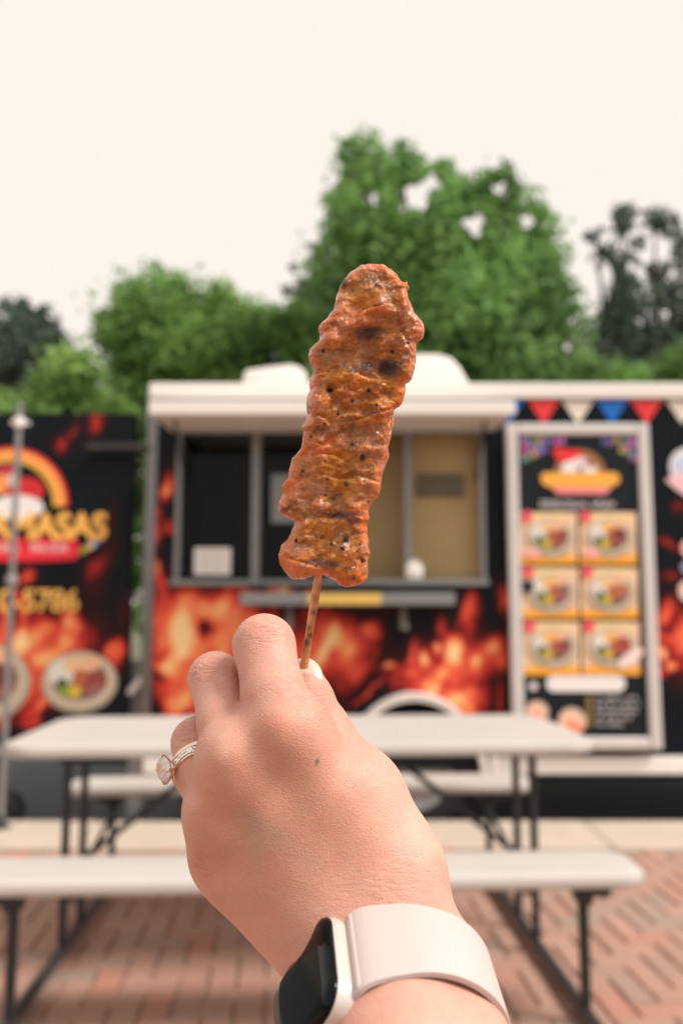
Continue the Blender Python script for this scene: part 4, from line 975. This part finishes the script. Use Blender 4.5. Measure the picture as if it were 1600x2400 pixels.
def near_build(name, V, F, mat, parent=None, smooth=True, loc=None, colors=None):
    """mesh with faces of mixed size from millimetre coordinates"""
    W_ = near_world(V); off = root_loc(parent) if parent is not None else np.array(loc)
    bm = bmesh.new(); vv = [bm.verts.new(p - off) for p in W_]
    for f in F:
        f = list(dict.fromkeys(f))
        if len(f) > 2:
            try: bm.faces.new([vv[i] for i in f])
            except ValueError: pass
    bmesh.ops.recalc_face_normals(bm, faces=bm.faces)
    for f in bm.faces: f.smooth = smooth
    me = bpy.data.meshes.new(name); bm.to_mesh(me); bm.free()
    if smooth: me.set_sharp_from_angle(angle=math.radians(38))
    o = link_mesh(name, me, mat, parent)
    if parent is None: o.location = loc
    return o

td = unit(n_(712, 1602, 312) - n_(752, 1718, 298)); tn = np.array([.22, .30, -.93]); tn = unit(tn - td * (tn @ td)); ts = np.cross(td, tn)
M['nail'] = pmat('finger_nail', (.66, .52, .42), .22, var=.04, scale=300, coat=.5)
V, F = uv_cap(n_(718, 1604, 312) + tn * 6.4, td, ts, tn, 7.4, 5.4, 1.6)
near_build('thumb_nail', V, F, M['nail'], person)

# ------------------------------------------------------------------ rings
M['rose_gold'] = pmat('rose_gold', (.86, .62, .48), .16, 1.0, var=.05, scale=300)
m_, t_, b_ = new_mat('diamond'); b_.inputs['Base Color'].default_value = (1, .98, .96, 1); b_.inputs['Transmission Weight'].default_value = .76; b_.inputs['IOR'].default_value = 2.1; b_.inputs['Roughness'].default_value = .01; M['diamond'] = m_
m_, t_, b_ = new_mat('small_gem'); b_.inputs['Base Color'].default_value = (.80, .72, .68, 1); b_.inputs['Roughness'].default_value = .05; b_.inputs['Metallic'].default_value = 1.0; M['gem'] = m_
RC = n_(473, 1797, 293.5); RA = unit(n_(461, 1742, 303) - n_(480, 1828, 289))
RU = np.array([-1, .10, -.12]); RU = unit(RU - RA * (RU @ RA)); RV = np.cross(RA, RU); RR = 9.35
def ring_pt(ang, r, h): return RC + (RU * math.cos(ang) + RV * math.sin(ang)) * r + RA * h
def ring_band(name, parent, h0, hw, r0, r1, wave=0.0, n=96, mat=None):
    V = []; F = []; sec = [(-hw, r0), (-hw, r1 - .25), (-hw * .5, r1), (hw * .5, r1), (hw, r1 - .25), (hw, r0)]; ns = len(sec)
    for k in range(n):
        a = 2 * math.pi * k / n; w = wave * math.sin(5 * a)
        for h, r in sec: V.append(ring_pt(a, r, h0 + h + w))
    for k in range(n):
        for j in range(ns): F.append((k * ns + j, k * ns + (j + 1) % ns, ((k + 1) % n) * ns + (j + 1) % ns, ((k + 1) % n) * ns + j))
    return near_build(name, np.array(V), F, mat or M['rose_gold'], parent)
rloc = near_world(RC)[0]
er = tag(empty('engagement_ring', rloc), 'rose gold engagement ring with one large round diamond on the ring finger', 'ring')
ring_band('band', er, 1.9, .75, RR - .5, RR + .85)
# brilliant-cut stone: table, crown, girdle, pavilion
def brilliant(c, ax, u, v, r, n=16):
    V = []; F = []
    for rr, h, off in ((.56 * r, .36 * r, 0), (.82 * r, .22 * r, .5), (r, .03 * r, 0), (r, -.03 * r, 0), (.55 * r, -.44 * r, .5)):
        for k in range(n // (2 if rr < .6 * r and h > 0 else 1)):
            m_ = n // (2 if rr < .6 * r and h > 0 else 1); a = 2 * math.pi * (k + off) / m_; V.append(c + ax * h + (u * math.cos(a) + v * math.sin(a)) * rr)
    n2 = n // 2; o1 = n2; o2 = o1 + n; o3 = o2 + n; o4 = o3 + n; V.append(c - ax * .86 * r); ap = len(V) - 1
    F.append(tuple(range(n2)))
    for k in range(n2):
        F.append((k, o1 + 2 * k, o1 + (2 * k - 1) % n)); F.append((k, o1 + 2 * k, (k + 1) % n2)); F.append(((k + 1) % n2, o1 + 2 * k, o1 + (2 * k + 1) % n))
    for k in range(n):
        F.append((o1 + k, o2 + k, o2 + (k + 1) % n)); F.append((o1 + k, o2 + (k + 1) % n, o1 + (k + 1) % n))
        F.append((o2 + k, o3 + k, o3 + (k + 1) % n, o2 + (k + 1) % n)); F.append((o3 + k, o4 + k, o3 + (k + 1) % n)); F.append((o4 + k, o4 + (k + 1) % n, o3 + (k + 1) % n)); F.append((o4 + k, ap, o4 + (k + 1) % n))
    return np.array(V), F
def mm_tube(pts, r, n=8):
    mb = MB().tube([Vector(p) for p in pts], r, n); return np.array(mb.v), mb.f
DU = unit(RU + RA * .10 + np.array([0, 0, -.55])); D2 = unit(RA - DU * (RA @ DU)); D3 = np.cross(DU, D2)
DC = RC + RA * 1.9 + DU * (RR + 4.7); DR = 4.4
V, F = brilliant(DC, DU, D2, D3, DR); near_build('diamond', V, F, M['diamond'], er, smooth=False)
for k in range(4):
    a = math.pi / 4 + k * math.pi / 2; rad = D2 * math.cos(a) + D3 * math.sin(a)
    V, F = mm_tube([RC + RA * 1.5 + DU * (RR + .4) + rad * .7, DC + rad * (DR + .1) - DU * .5, DC + rad * (DR + .15) + DU * .5, DC + rad * (DR - .7) + DU * 1.0], [.45, .42, .45, .4])
    near_build('prong', V, F, M['rose_gold'], er)
a_ = [RC + RA * 1.5 + DU * (RR + 2.2) + (D2 * math.cos(k * math.pi / 8) + D3 * math.sin(k * math.pi / 8)) * 1.9 for k in range(17)]
V, F = mm_tube(a_, .3, 6); near_build('basket', V, F, M['rose_gold'], er)
wb = tag(empty('wedding_band', near_world(RC - RA * 1.2)[0]), 'rose gold wedding band of small stones in a wavy row, worn against the diamond ring', 'ring')
ring_band('band', wb, -1.0, 1.6, RR - .5, RR + .9, wave=.2)
for k in range(46):
    a = -2.0 + 4.0 * k / 45; big = (k % 7 == 3)
    for s_ in ((0,) if big else (-.62, .62)):
        r = 1.35 if big else .62
        c = ring_pt(a, RR + .9, -1.0 + s_ + .35 * math.sin(5 * a)); ou = unit(c - ring_pt(a, 0, -1.0))
        tu = unit(np.cross(RA, ou)); V, F = brilliant(c + ou * .2, ou, tu, np.cross(ou, tu), r, 8)
        near_build('gem', V, F, M['gem'], wb, smooth=False)

# ------------------------------------------------------------------ the watch
M['strap'] = pmat('pink_silicone', (.52, .44, .415), .55, var=.02, scale=40, bump=.05, bscale=900, spec=.3)
M['case'] = pmat('pale_metal', (.66, .575, .53), .3, .35, var=.03, scale=100)
m_, t_, b_ = new_mat('black_glass'); b_.inputs['Base Color'].default_value = (.003, .0045, .006, 1); b_.inputs['Roughness'].default_value = .06; b_.inputs['Specular IOR Level'].default_value = .16; M['black_glass'] = m_
fi, fp = math.radians(-2), math.radians(7)
CN = unit(NX * math.cos(fi) + EX * math.sin(fi)); CE = unit(EX * math.cos(fi) - NX * math.sin(fi)); CC = WC + NX * (SA - 2.0) * math.cos(fp) + EX * (SB - 2.0) * math.sin(fp) + np.array([2.6, -3.0, 0])
def wl_(e, a, n): return CC + CE * e + AX * a + CN * n
watch = tag(empty('smartwatch', near_world(CC)[0]), 'smartwatch with dark square screen and pale pink strap round the wrist', 'watch')
def watch_part(name, levels, hx, hy, r, mat, parent, e0=0, a0=0):
    mb = MB().layers(rrect(hx, hy, r, 10), levels); P_ = np.array(mb.v)
    V = np.array([wl_(x + e0, y + a0, z) for x, y, z in P_]); return near_build(name, V, mb.f, mat, parent)
case = watch_part('case', [(3, -1.0), (1.0, 0), (.2, 1.6), (0, 3.2), (0, 6.2), (.5, 7.6), (1.6, 8.0)], 18.6, 16.4, 7.5, M['case'], watch)
watch_part('screen', [(.9, 7.2), (.7, 7.9), (.8, 8.6), (1.5, 9.4), (3.0, 9.95), (6.5, 10.1)], 18.6, 16.4, 7.5, M['black_glass'], watch)
V, F = mm_tube([wl_(7.5, -16.2, 4), wl_(7.5, -17.2, 4), wl_(7.5, -21.6, 4), wl_(7.5, -22.0, 4)], [3.2, 3.5, 3.5, 3.0], 20); near_build('crown', V, F, M['case'], watch)
mb = MB().layers(rrect(5.5, 1.5, 1.4, 6), [(0, 0), (0, 1.0), (.4, 1.3)]); V = np.array([wl_(x - 6, -16.2 - z, y + 4) for x, y, z in np.array(mb.v)]); near_build('side_button', V, mb.f, M['case'], watch)
P0 = CC - CE * 17.0 + CN * 3.6; P1 = CC + CE * 17.0 + CN * 3.6
V = []; F = []; sec = [(-1, -1.9), (-1.0, -.6), (-.985, -.2), (-.93, 0), (.93, 0), (.985, -.2), (1.0, -.6), (1, -1.9), (.9, -2.2), (-.9, -2.2)]; ns = len(sec); nn_ = 90
for k in range(nn_ + 1):
    ph = math.radians(24 + (312 - 24) * k / nn_); rad = NX * SA * math.cos(ph) - EX * SB * math.sin(ph); ou = unit(NX * math.cos(ph) / SA - EX * math.sin(ph) / SB)
    tp = min(1, k / 20); hw = SW * (1.15 - .15 * tp * tp * (3 - 2 * tp))
    c_ = WC + rad
    for P_, dr, q_ in ((P0, -CE, k / 13), (P1, CE, (nn_ - k) / 10)):
        if q_ < 1:
            w_ = q_ ** 3 * (q_ * (q_ * 6 - 15) + 10); c_ = (P_ + dr * 13 * q_ - CN * 3.4 * q_ * q_) * (1 - w_) + c_ * w_; ou = unit(CN * (1 - w_) + ou * w_)
    for a, o_ in sec: V.append(c_ + ou * o_ + AX * a * hw)
for k in range(nn_):
    for j in range(ns): F.append((k * ns + j, k * ns + (j + 1) % ns, (k + 1) * ns + (j + 1) % ns, (k + 1) * ns + j))
F.append(tuple(range(ns))); F.append(tuple(nn_ * ns + j for j in range(ns)))
near_build('strap', np.array(V), F, M['strap'], watch)
for sg in (-1, 1):
    mb = MB().layers(rrect(1.7, 13.2, 1.5, 6), [(.6, .4), (0, 1.0), (0, 2.8), (.4, 3.35), (1.0, 3.6)]); near_build('strap_lug', np.array([wl_(x + sg * 19.4, y, z) for x, y, z in np.array(mb.v)]), mb.f, M['strap'], watch)

# ================================================================== THE SKEWER
ZM = 303.0
def mp_(x, y, dz=0): return near(x, y, ZM + dz)
SL0, SL1 = n_(703, 1620, 309.5), near(866, 700, ZM)
skewer = tag(empty('meat_skewer', near_world(SL0)[0]), 'grilled glazed meat with peppercorns threaded on a thin wooden stick held up in the fingers', 'skewer')
def stick_mesh():
    p0, p1 = SL0, n_(747, 1345, 304); d = unit(p1 - p0); u = unit(np.array([1, 0, 0]) - d * d[0]); w = np.cross(d, u)
    L = np.linalg.norm(p1 - p0); n = 120; V = []; F = []; C = []; ns = 10
    end = SL1; L2 = np.linalg.norm(end - p1)
    for k in range(n + 12):
        if k <= n: c = p0 + d * L * k / n; s_ = L * k / n
        else: c = p1 + (end - p1) * (k - n) / 12; s_ = L
        hw = 1.55 + .08 * math.sin(s_ * .23); 
        for j in range(ns):
            a = 2 * math.pi * j / ns; ca, sa = math.cos(a), math.sin(a)
            q_ = abs(ca) ** 4 + abs(sa) ** 4; rr = q_ ** -.25
            V.append(c + u * ca * rr * hw * .95 + w * sa * rr * hw * .8)
            f = s_ / L; y = 1620 + (1345 - 1620) * f; g = .5 + .5 * float(fbm(np.array([s_ / 2.5]), np.array([a * .8]), 3, 4)[0])
            cc = np.array([.60, .26, .10]) * (.75 + .5 * g)
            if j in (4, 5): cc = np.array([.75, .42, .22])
            ch = 0
            for yc, wd, st, jj in ((1503, 13, 1.0, 3), (1486, 10, .95, 2), (1432, 8, .9, 2), (1442, 24, .55, 1), (1400, 12, .6, 2), (1470, 9, .7, 3), (1375, 10, .55, 1), (1520, 8, .5, 4)):
                ch = max(ch, st * math.exp(-((y - yc) / wd) ** 2) * math.exp(-(min((j - jj) % ns, (jj - j) % ns) / 1.4) ** 2))
            cc = cc * (1 - min(1, ch)) + np.array([.035, .010, .008]) * min(1, ch); C.append(cc)
    T = n + 12
    for k in range(T - 1):
        for j in range(ns): F.append((k * ns + j, k * ns + (j + 1) % ns, (k + 1) * ns + (j + 1) % ns, (k + 1) * ns + j))
    return np.array(V), np.array(F), np.array(C)
M['stick'] = pmat('glazed_wood', (1, 1, 1), .3, var=.15, scale=500, bump=.3, bscale=1500, attr=True, coat=.3)
V, F, C = stick_mesh(); np_mesh('stick', near_world(V), F, M['stick'], skewer, colors=C)

OUT = [(700, 125), (760, 117), (850, 120), (905, 150), (945, 185), (975, 235), (1000, 240), (1015, 230), (1027, 275), (1010, 305), (1025, 360), (1045, 395), (1055, 440), (1105, 490), (1130, 550), (1130, 590), (1100, 630), (1070, 650), (1075, 690), (1072, 760), (1055, 840), (1045, 895), (1005, 920), (1000, 1000), (975, 1060), (930, 1090), (920, 1140), (930, 1180), (915, 1230), (905, 1290), (885, 1340), (895, 1390), (885, 1440), (855, 1500), (845, 1560), (840, 1600), (830, 1660), (775, 1720), (755, 1760), (762, 1820), (745, 1860), (745, 1920), (755, 1990), (768, 2055), (752, 2110), (755, 2180), (745, 2230), (700, 2265), (620, 2285), (560, 2270), (510, 2230), (460, 2205), (400, 2205), (330, 2230), (240, 2230), (200, 2190), (160, 2130), (148, 2070), (165, 2000), (215, 1960), (230, 1920), (250, 1880), (258, 1840), (200, 1810), (145, 1790), (150, 1720), (180, 1650), (175, 1600), (210, 1560), (220, 1510), (240, 1420), (270, 1390), (305, 1340), (315, 1250), (300, 1210), (335, 1165), (345, 1130), (335, 1060), (345, 1015), (360, 960), (360, 890), (380, 850), (370, 790), (347, 740), (360, 690), (415, 640), (430, 600), (415, 560), (425, 530), (480, 480), (520, 420), (535, 340), (575, 240), (630, 170)]
def c1(x, y): return (600 + x / 2.868, 580 + y / 2.868)
MMPX = ZM / FPX
poly = np.array([c1(*p) for p in OUT])
VX = 0.36; x0p, x1p, y0p, y1p = 634, 1010, 604, 1392
gx = np.arange(0, (x1p - x0p) * MMPX, VX); gy = np.arange(0, (y1p - y0p) * MMPX, VX); gz = np.arange(-13, 13, VX)
PX, PY = np.meshgrid(x0p + gx / MMPX, y0p + gy / MMPX, indexing='ij')
def seg_dist(X, Y, A, B):
    d = B - A; t = np.clip(((X - A[0]) * d[0] + (Y - A[1]) * d[1]) / (d @ d + 1e-9), 0, 1); return np.hypot(X - A[0] - t * d[0], Y - A[1] - t * d[1])
WPX = PX + 2.2 * fbm(PX / 9, PY / 9, 3, 71); WPY = PY + 2.2 * fbm(PX / 9 + 40, PY / 9, 3, 72)
dist = np.full(PX.shape, 1e9); ins = np.zeros(PX.shape, bool)
for k in range(len(poly)):
    A, B = poly[k], poly[(k + 1) % len(poly)]; dist = np.minimum(dist, seg_dist(WPX, WPY, A, B))
    cond = (A[1] > WPY) != (B[1] > WPY); xi = (B[0] - A[0]) * (WPY - A[1]) / (B[1] - A[1] + 1e-12) + A[0]; ins ^= cond & (WPX < xi)
SD = np.where(ins, dist, -dist) * MMPX
def line_info(pts):
    """distance to a fold line and the side (positive below it)"""
    pts = [np.array(c1(*p)) for p in pts]; best = np.full(PX.shape, 1e9); side = np.zeros(PX.shape)
    for A, B in zip(pts[:-1], pts[1:]):
        d = seg_dist(WPX, WPY, A, B); s_ = ((B[0] - A[0]) * (WPY - A[1]) - (B[1] - A[1]) * (WPX - A[0])) / np.linalg.norm(B - A)
        u = d < best; best = np.where(u, d, best); side = np.where(u, s_, side)
    return best * MMPX * np.sign(side), best * MMPX
hf = np.zeros(PX.shape)
folds = [([(405, 625), (470, 590), (560, 555), (640, 505), (720, 445), (850, 425), (905, 385)], 2.0, 9, 1.2), ([(1010, 670), (975, 600), (945, 530), (925, 440), (895, 385)], -1.8, 7, 1.0), ([(355, 880), (460, 850), (560, 870), (660, 850), (760, 905), (900, 900), (1050, 890)], 1.5, 8, 1.2), ([(420, 1010), (560, 960), (700, 1000), (830, 1010), (960, 1070)], 1.0, 6, 1.0), ([(335, 1160), (420, 1140), (500, 1190), (640, 1185), (800, 1130), (925, 1095)], 1.9, 8, 1.1),
         ([(310, 1290), (420, 1330), (520, 1350), (650, 1320), (780, 1350), (890, 1330)], 1.4, 7, 1.2), ([(250, 1420), (380, 1410), (520, 1400), (640, 1470), (740, 1420), (885, 1450)], 1.2, 6, 1.1), ([(180, 1600), (300, 1560), (420, 1530), (540, 1560), (680, 1540), (840, 1590)], 1.6, 8, 1.0), ([(150, 1740), (280, 1690), (420, 1720), (560, 1690), (700, 1710), (775, 1725)], 1.1, 6, 1.2), ([(255, 1850), (360, 1800), (480, 1830), (600, 1780), (760, 1830)], 1.6, 7, 1.1), ([(215, 1965), (330, 1930), (450, 1950), (560, 1990), (650, 1930), (745, 1930)], 1.5, 7, 1.1), ([(170, 2070), (320, 2110), (420, 2150), (520, 2170), (600, 2110), (760, 2080)], 1.2, 8, 1.4)]
for pts, amp, ln, sharp in folds:
    s_, d_ = line_info(pts); sg = 1 if amp > 0 else -1; q_ = s_ * sg; am = abs(amp)
    hf += am * np.where(q_ > 0, np.exp(-q_ / ln) - .25 * np.exp(-q_ / (ln * 2.4)), -.35 * np.exp(q_ / 3.0)) * (1 / (1 + np.exp(-q_ * 3 / sharp)) * 1.35 - .35)
hf *= 2.1 * vnoise(PX / 34, PY / 30, 40) ** 1.3 + .25
hf += 2.6 * fbm(PX / 70, PY / 60, 2, 41) + 1.25 * fbm(PX / 27 + PY / 60, PY / 22, 3, 42) + .42 * fbm(PX / 11, PY / 10, 3, 43) + .14 * fbm(PX / 4, PY / 4, 2, 44)
for (x, y, r, a) in ((500, 980, 22, -1.6), (745, 605, 60, -.7), (880, 820, 50, -.9), (715, 1410, 18, -.6), (880, 1010, 40, -.8), (570, 1230, 60, -.6), (700, 1300, 50, .7), (240, 1900, 30, -.5), (650, 1600, 60, .5), (620, 2060, 70, .7), (300, 2080, 60, .7), (690, 2150, 60, .6), (780, 260, 80, .5), (550, 870, 40, .9), (560, 1500, 60, .6)):
    X_, Y_ = c1(x, y); hf += a * np.exp(-((PX - X_) ** 2 + (PY - Y_) ** 2) / (r / 2.868) ** 2)
hb = 1.6 * fbm(PX / 50 + 9, PY / 40, 3, 51) + .6 * fbm(PX / 18, PY / 15, 3, 52)
RD = 5.2; Tf = np.clip(5.6 + hf, 2.2, 11); Tb = np.clip(5.6 + hb, 2.2, 10)
zmid = .8 * fbm(PX / 90, PY / 70, 2, 61)
ed = np.maximum(RD - SD, 0)[:, :, None]; Zg = gz[None, None, :] - zmid[:, :, None]
dzf = np.where(Zg < 0, -Zg * (RD / Tf)[:, :, None], Zg * (RD / Tb)[:, :, None])
Fm = (np.sqrt(ed ** 2 + dzf ** 2) - RD).astype(np.float32)
g = openvdb.FloatGrid(3.0); g.copyFromArray(np.clip(Fm, -3, 3), tolerance=0.0); mpn, mq_ = g.convertToQuads(0.0)
MV = np.asarray(mpn, float); MF = np.asarray(mq_, np.int64)
mpx = x0p + MV[:, 0] * VX / MMPX; mpy = y0p + MV[:, 1] * VX / MMPX; mz = gz[0] + MV[:, 2] * VX
MVm = np.stack([(mpx - 800) * MMPX, -(mpy - 1200) * MMPX, ZM + mz], 1)
MVm = relax(MVm, MF, 2)
if volume_sign(MVm, MF) < 0: MF = MF[:, ::-1]
ix = np.clip((MV[:, 0]).astype(int), 0, len(gx) - 1); iy = np.clip(MV[:, 1].astype(int), 0, len(gy) - 1); edge_d = SD[ix, iy]; hh = hf[ix, iy]
nA = .5 + .5 * fbm(mpx / 40, mpy / 30, 4, 81); nB = .5 + .5 * fbm(mpx / 15, mpy / 11, 4, 82); nC = .5 + .5 * fbm(mpx / 55 + 7, mpy / 36, 3, 83)
brown = np.array([.34, .105, .022]); oran = np.array([.66, .150, .020]); amb = np.array([.54, .18, .004]); pink = np.array([.58, .19, .060]); olive = np.array([.31, .125, .018])
mc = np.tile(brown, (len(MV), 1))
def mb_(c, w):
    global mc
    w = np.clip(w, 0, 1)[:, None]; mc = mc * (1 - w) + c * w
ss = lambda x, a, b: np.clip((x - a) / (b - a), 0, 1) ** 2 * (3 - 2 * np.clip((x - a) / (b - a), 0, 1))
mb_(olive, .6 * ss(nC, .5, .7)); mb_(amb, .8 * ss(nA, .52, .72)); mb_(pink, .7 * ss(nB, .55, .8)); mb_(oran, .95 * (1 - ss(edge_d, .6, 4.5)) * (.55 + .6 * nB)); mb_(oran, .55 * ss(hh, .8, 2.4))
def cg(x, y, rx, ry): X_, Y_ = c1(x, y); return np.exp(-(((mpx - X_) / (rx / 2.868)) ** 2 + ((mpy - Y_) / (ry / 2.868)) ** 2))
for x, y, rx, ry in ((560, 880, 90, 60), (700, 350, 120, 90), (500, 1180, 60, 40), (600, 1600, 120, 60), (400, 1900, 100, 50), (500, 2020, 160, 60), (280, 1430, 40, 40), (540, 1120, 100, 40), (640, 1680, 90, 50)): mb_(amb, .75 * cg(x, y, rx, ry) * (.5 + nB))
for x, y, rx, ry in ((360, 1390, 60, 60), (760, 150, 170, 40), (460, 560, 60, 60), (1080, 560, 60, 80), (640, 460, 120, 60), (250, 1600, 60, 60), (220, 2100, 90, 80), (700, 2180, 70, 90), (830, 1480, 40, 90), (450, 1340, 120, 60)): mb_(oran, .8 * cg(x, y, rx, ry))
back = mz > zmid[ix, iy] + 1
char = np.zeros(len(MV))
for x, y, rx, ry, w in ((745, 600, 100, 50, .85), (800, 580, 60, 30, .7), (885, 825, 75, 60, 1.2), (740, 820, 110, 40, .75), (680, 840, 60, 26, .7), (500, 980, 26, 24, 1.0), (590, 255, 24, 40, .9), (560, 1800, 110, 34, .75), (640, 1830, 60, 40, .6), (430, 2110, 140, 26, .6), (520, 2120, 40, 26, .8), (800, 1130, 130, 40, .45), (430, 1230, 80, 30, .45), (840, 200, 60, 30, .4), (880, 1000, 60, 30, .4), (830, 1330, 40, 40, .4), (200, 1760, 60, 40, .5), (600, 1975, 30, 30, .6), (1020, 640, 26, 20, .7), (750, 1390, 20, 24, .5)):
    char = np.maximum(char, w * cg(x, y, rx, ry))
char = np.where(back, 0, char) * (.55 + .9 * nB); mb_(np.array([.030, .011, .010]), ss(char, .22, .75) * .97); mb_(np.array([.18, .05, .03]), .6 * ss(char, .12, .5) * (1 - ss(char, .5, .95)))
sp = vnoise(mpx / 3.3, mpy / 3.3, 91); mb_(np.array([.10, .03, .015]), .75 * ss(sp, .86, .97) * (~back))
mc *= (.56 + .50 * nB)[:, None]; mc *= (.85 + .30 * (.5 + .5 * fbm(mpx / 5, mpy / 5, 3, 97)))[:, None]
rough_ = np.clip(.20 + .34 * ss(.5 + .5 * fbm(mpx / 20, mpy / 14, 3, 95), .35, .7), 0, 1)
def meat_mat():
    m, t, b = new_mat('glazed_meat')
    a = N(t, 'ShaderNodeAttribute', attribute_name='Col'); r = N(t, 'ShaderNodeAttribute', attribute_name='gloss'); tc = N(t, 'ShaderNodeTexCoord')
    n1 = N(t, 'ShaderNodeTexNoise', Scale=330.0, Detail=4.0, Roughness=.5, Distortion=.6); t.links.new(tc.outputs['Object'], n1.inputs['Vector'])
    mp = N(t, 'ShaderNodeMapping'); mp.inputs['Rotation'].default_value = (0, .55, 0); mp.inputs['Scale'].default_value = (380, 380, 800); t.links.new(tc.outputs['Object'], mp.inputs[0])
    n3 = N(t, 'ShaderNodeTexNoise', Scale=210.0, Detail=4.0, Distortion=1.4); t.links.new(tc.outputs['Object'], n3.inputs['Vector'])
    n2 = N(t, 'ShaderNodeTexNoise', Scale=1.0, Detail=3.0, Distortion=.8); t.links.new(mp.outputs[0], n2.inputs['Vector'])
    ad = N(t, 'ShaderNodeMath', operation='MULTIPLY_ADD'); ad.inputs[1].default_value = .35; t.links.new(n2.outputs[0], ad.inputs[0]); t.links.new(n1.outputs[0], ad.inputs[2])
    bp = N(t, 'ShaderNodeBump', Strength=.5, Distance=.0008); t.links.new(ad.outputs[0], bp.inputs['Height']); t.links.new(bp.outputs[0], b.inputs['Normal'])
    bp2 = N(t, 'ShaderNodeBump', Strength=.9, Distance=.0038); t.links.new(n3.outputs[0], bp2.inputs['Height']); t.links.new(bp2.outputs[0], b.inputs['Coat Normal'])
    t.links.new(a.outputs[0], b.inputs['Base Color']); t.links.new(r.outputs['Fac'], b.inputs['Roughness'])
    n4 = N(t, 'ShaderNodeTexNoise', Scale=95.0, Detail=3.0); t.links.new(tc.outputs['Object'], n4.inputs['Vector'])
    m4 = N(t, 'ShaderNodeMapRange'); m4.inputs[1].default_value = .40; m4.inputs[2].default_value = .56; m4.inputs[3].default_value = .15; m4.inputs[4].default_value = 1.0
    t.links.new(n4.outputs[0], m4.inputs[0]); t.links.new(m4.outputs[0], b.inputs['Coat Weight'])
    b.inputs['Specular IOR Level'].default_value = .22; b.inputs['Coat Weight'].default_value = .75; b.inputs['Coat Roughness'].default_value = .08; b.inputs['Coat IOR'].default_value = 1.6
    b.inputs['Subsurface Weight'].default_value = .08; b.inputs['Subsurface Radius'].default_value = (1, .3, .1); b.inputs['Subsurface Scale'].default_value = .0025
    return m
M['meat'] = meat_mat()
meat = np_mesh('meat', near_world(MVm), MF, M['meat'], skewer, colors=mc, attrs={'gloss': rough_})
# cracked peppercorns stuck to the glaze
M['pepper'] = pmat('pepper', (.012, .012, .014), .35, var=.5, scale=800, bump=.5, bscale=2500)
front = MVm[:, 2] < ZM + 1; FV = MVm[front]; fpx = near_px(FV)
gp = np.random.default_rng(4)
for x, y, r in ((455, 692, 12), (910, 703, 13), (975, 775, 9), (645, 1027, 16), (760, 963, 17), (810, 1055, 13), (552, 1120, 14), (368, 1273, 10), (645, 1322, 10), (712, 1410, 18), (465, 1434, 8), (314, 1503, 12), (605, 1588, 14), (477, 1555, 9), (520, 1690, 6), (370, 1702, 7), (465, 1663, 7), (546, 1662, 6), (270, 1970, 14), (508, 1988, 13), (605, 1962, 17), (582, 2021, 15), (698, 1996, 10), (715, 2104, 18), (658, 2224, 11), (680, 2040, 7), (880, 635, 6), (862, 465, 7), (808, 250, 10), (462, 1185, 11), (443, 1250, 7), (700, 1075, 6), (640, 1160, 5), (575, 1660, 5), (590, 300, 5), (430, 1830, 5), (840, 1180, 6), (1020, 640, 12), (600, 2160, 5), (350, 1870, 5)):
    X_, Y_ = c1(x, y); k = np.argmin((fpx[:, 0] - X_) ** 2 + (fpx[:, 1] - Y_) ** 2 + 6 * (FV[:, 2] - FV[:, 2].min())); c = FV[k]; rm = r / 2.868 * MMPX * 1.15
    mb = MB(); ico = bmesh.new(); bmesh.ops.create_icosphere(ico, subdivisions=1, radius=1.0)
    sc = np.array([gp.uniform(.7, 1.1), gp.uniform(.8, 1.2), .6]); V = np.array([np.array(v.co) * sc * gp.uniform(.75, 1.15) for v in ico.verts]) * rm + c + np.array([0, 0, -rm * .15]); F = [tuple(v.index for v in f.verts) for f in ico.faces]; ico.free()
    near_build('peppercorn', V, F, M['pepper'], meat, smooth=False)
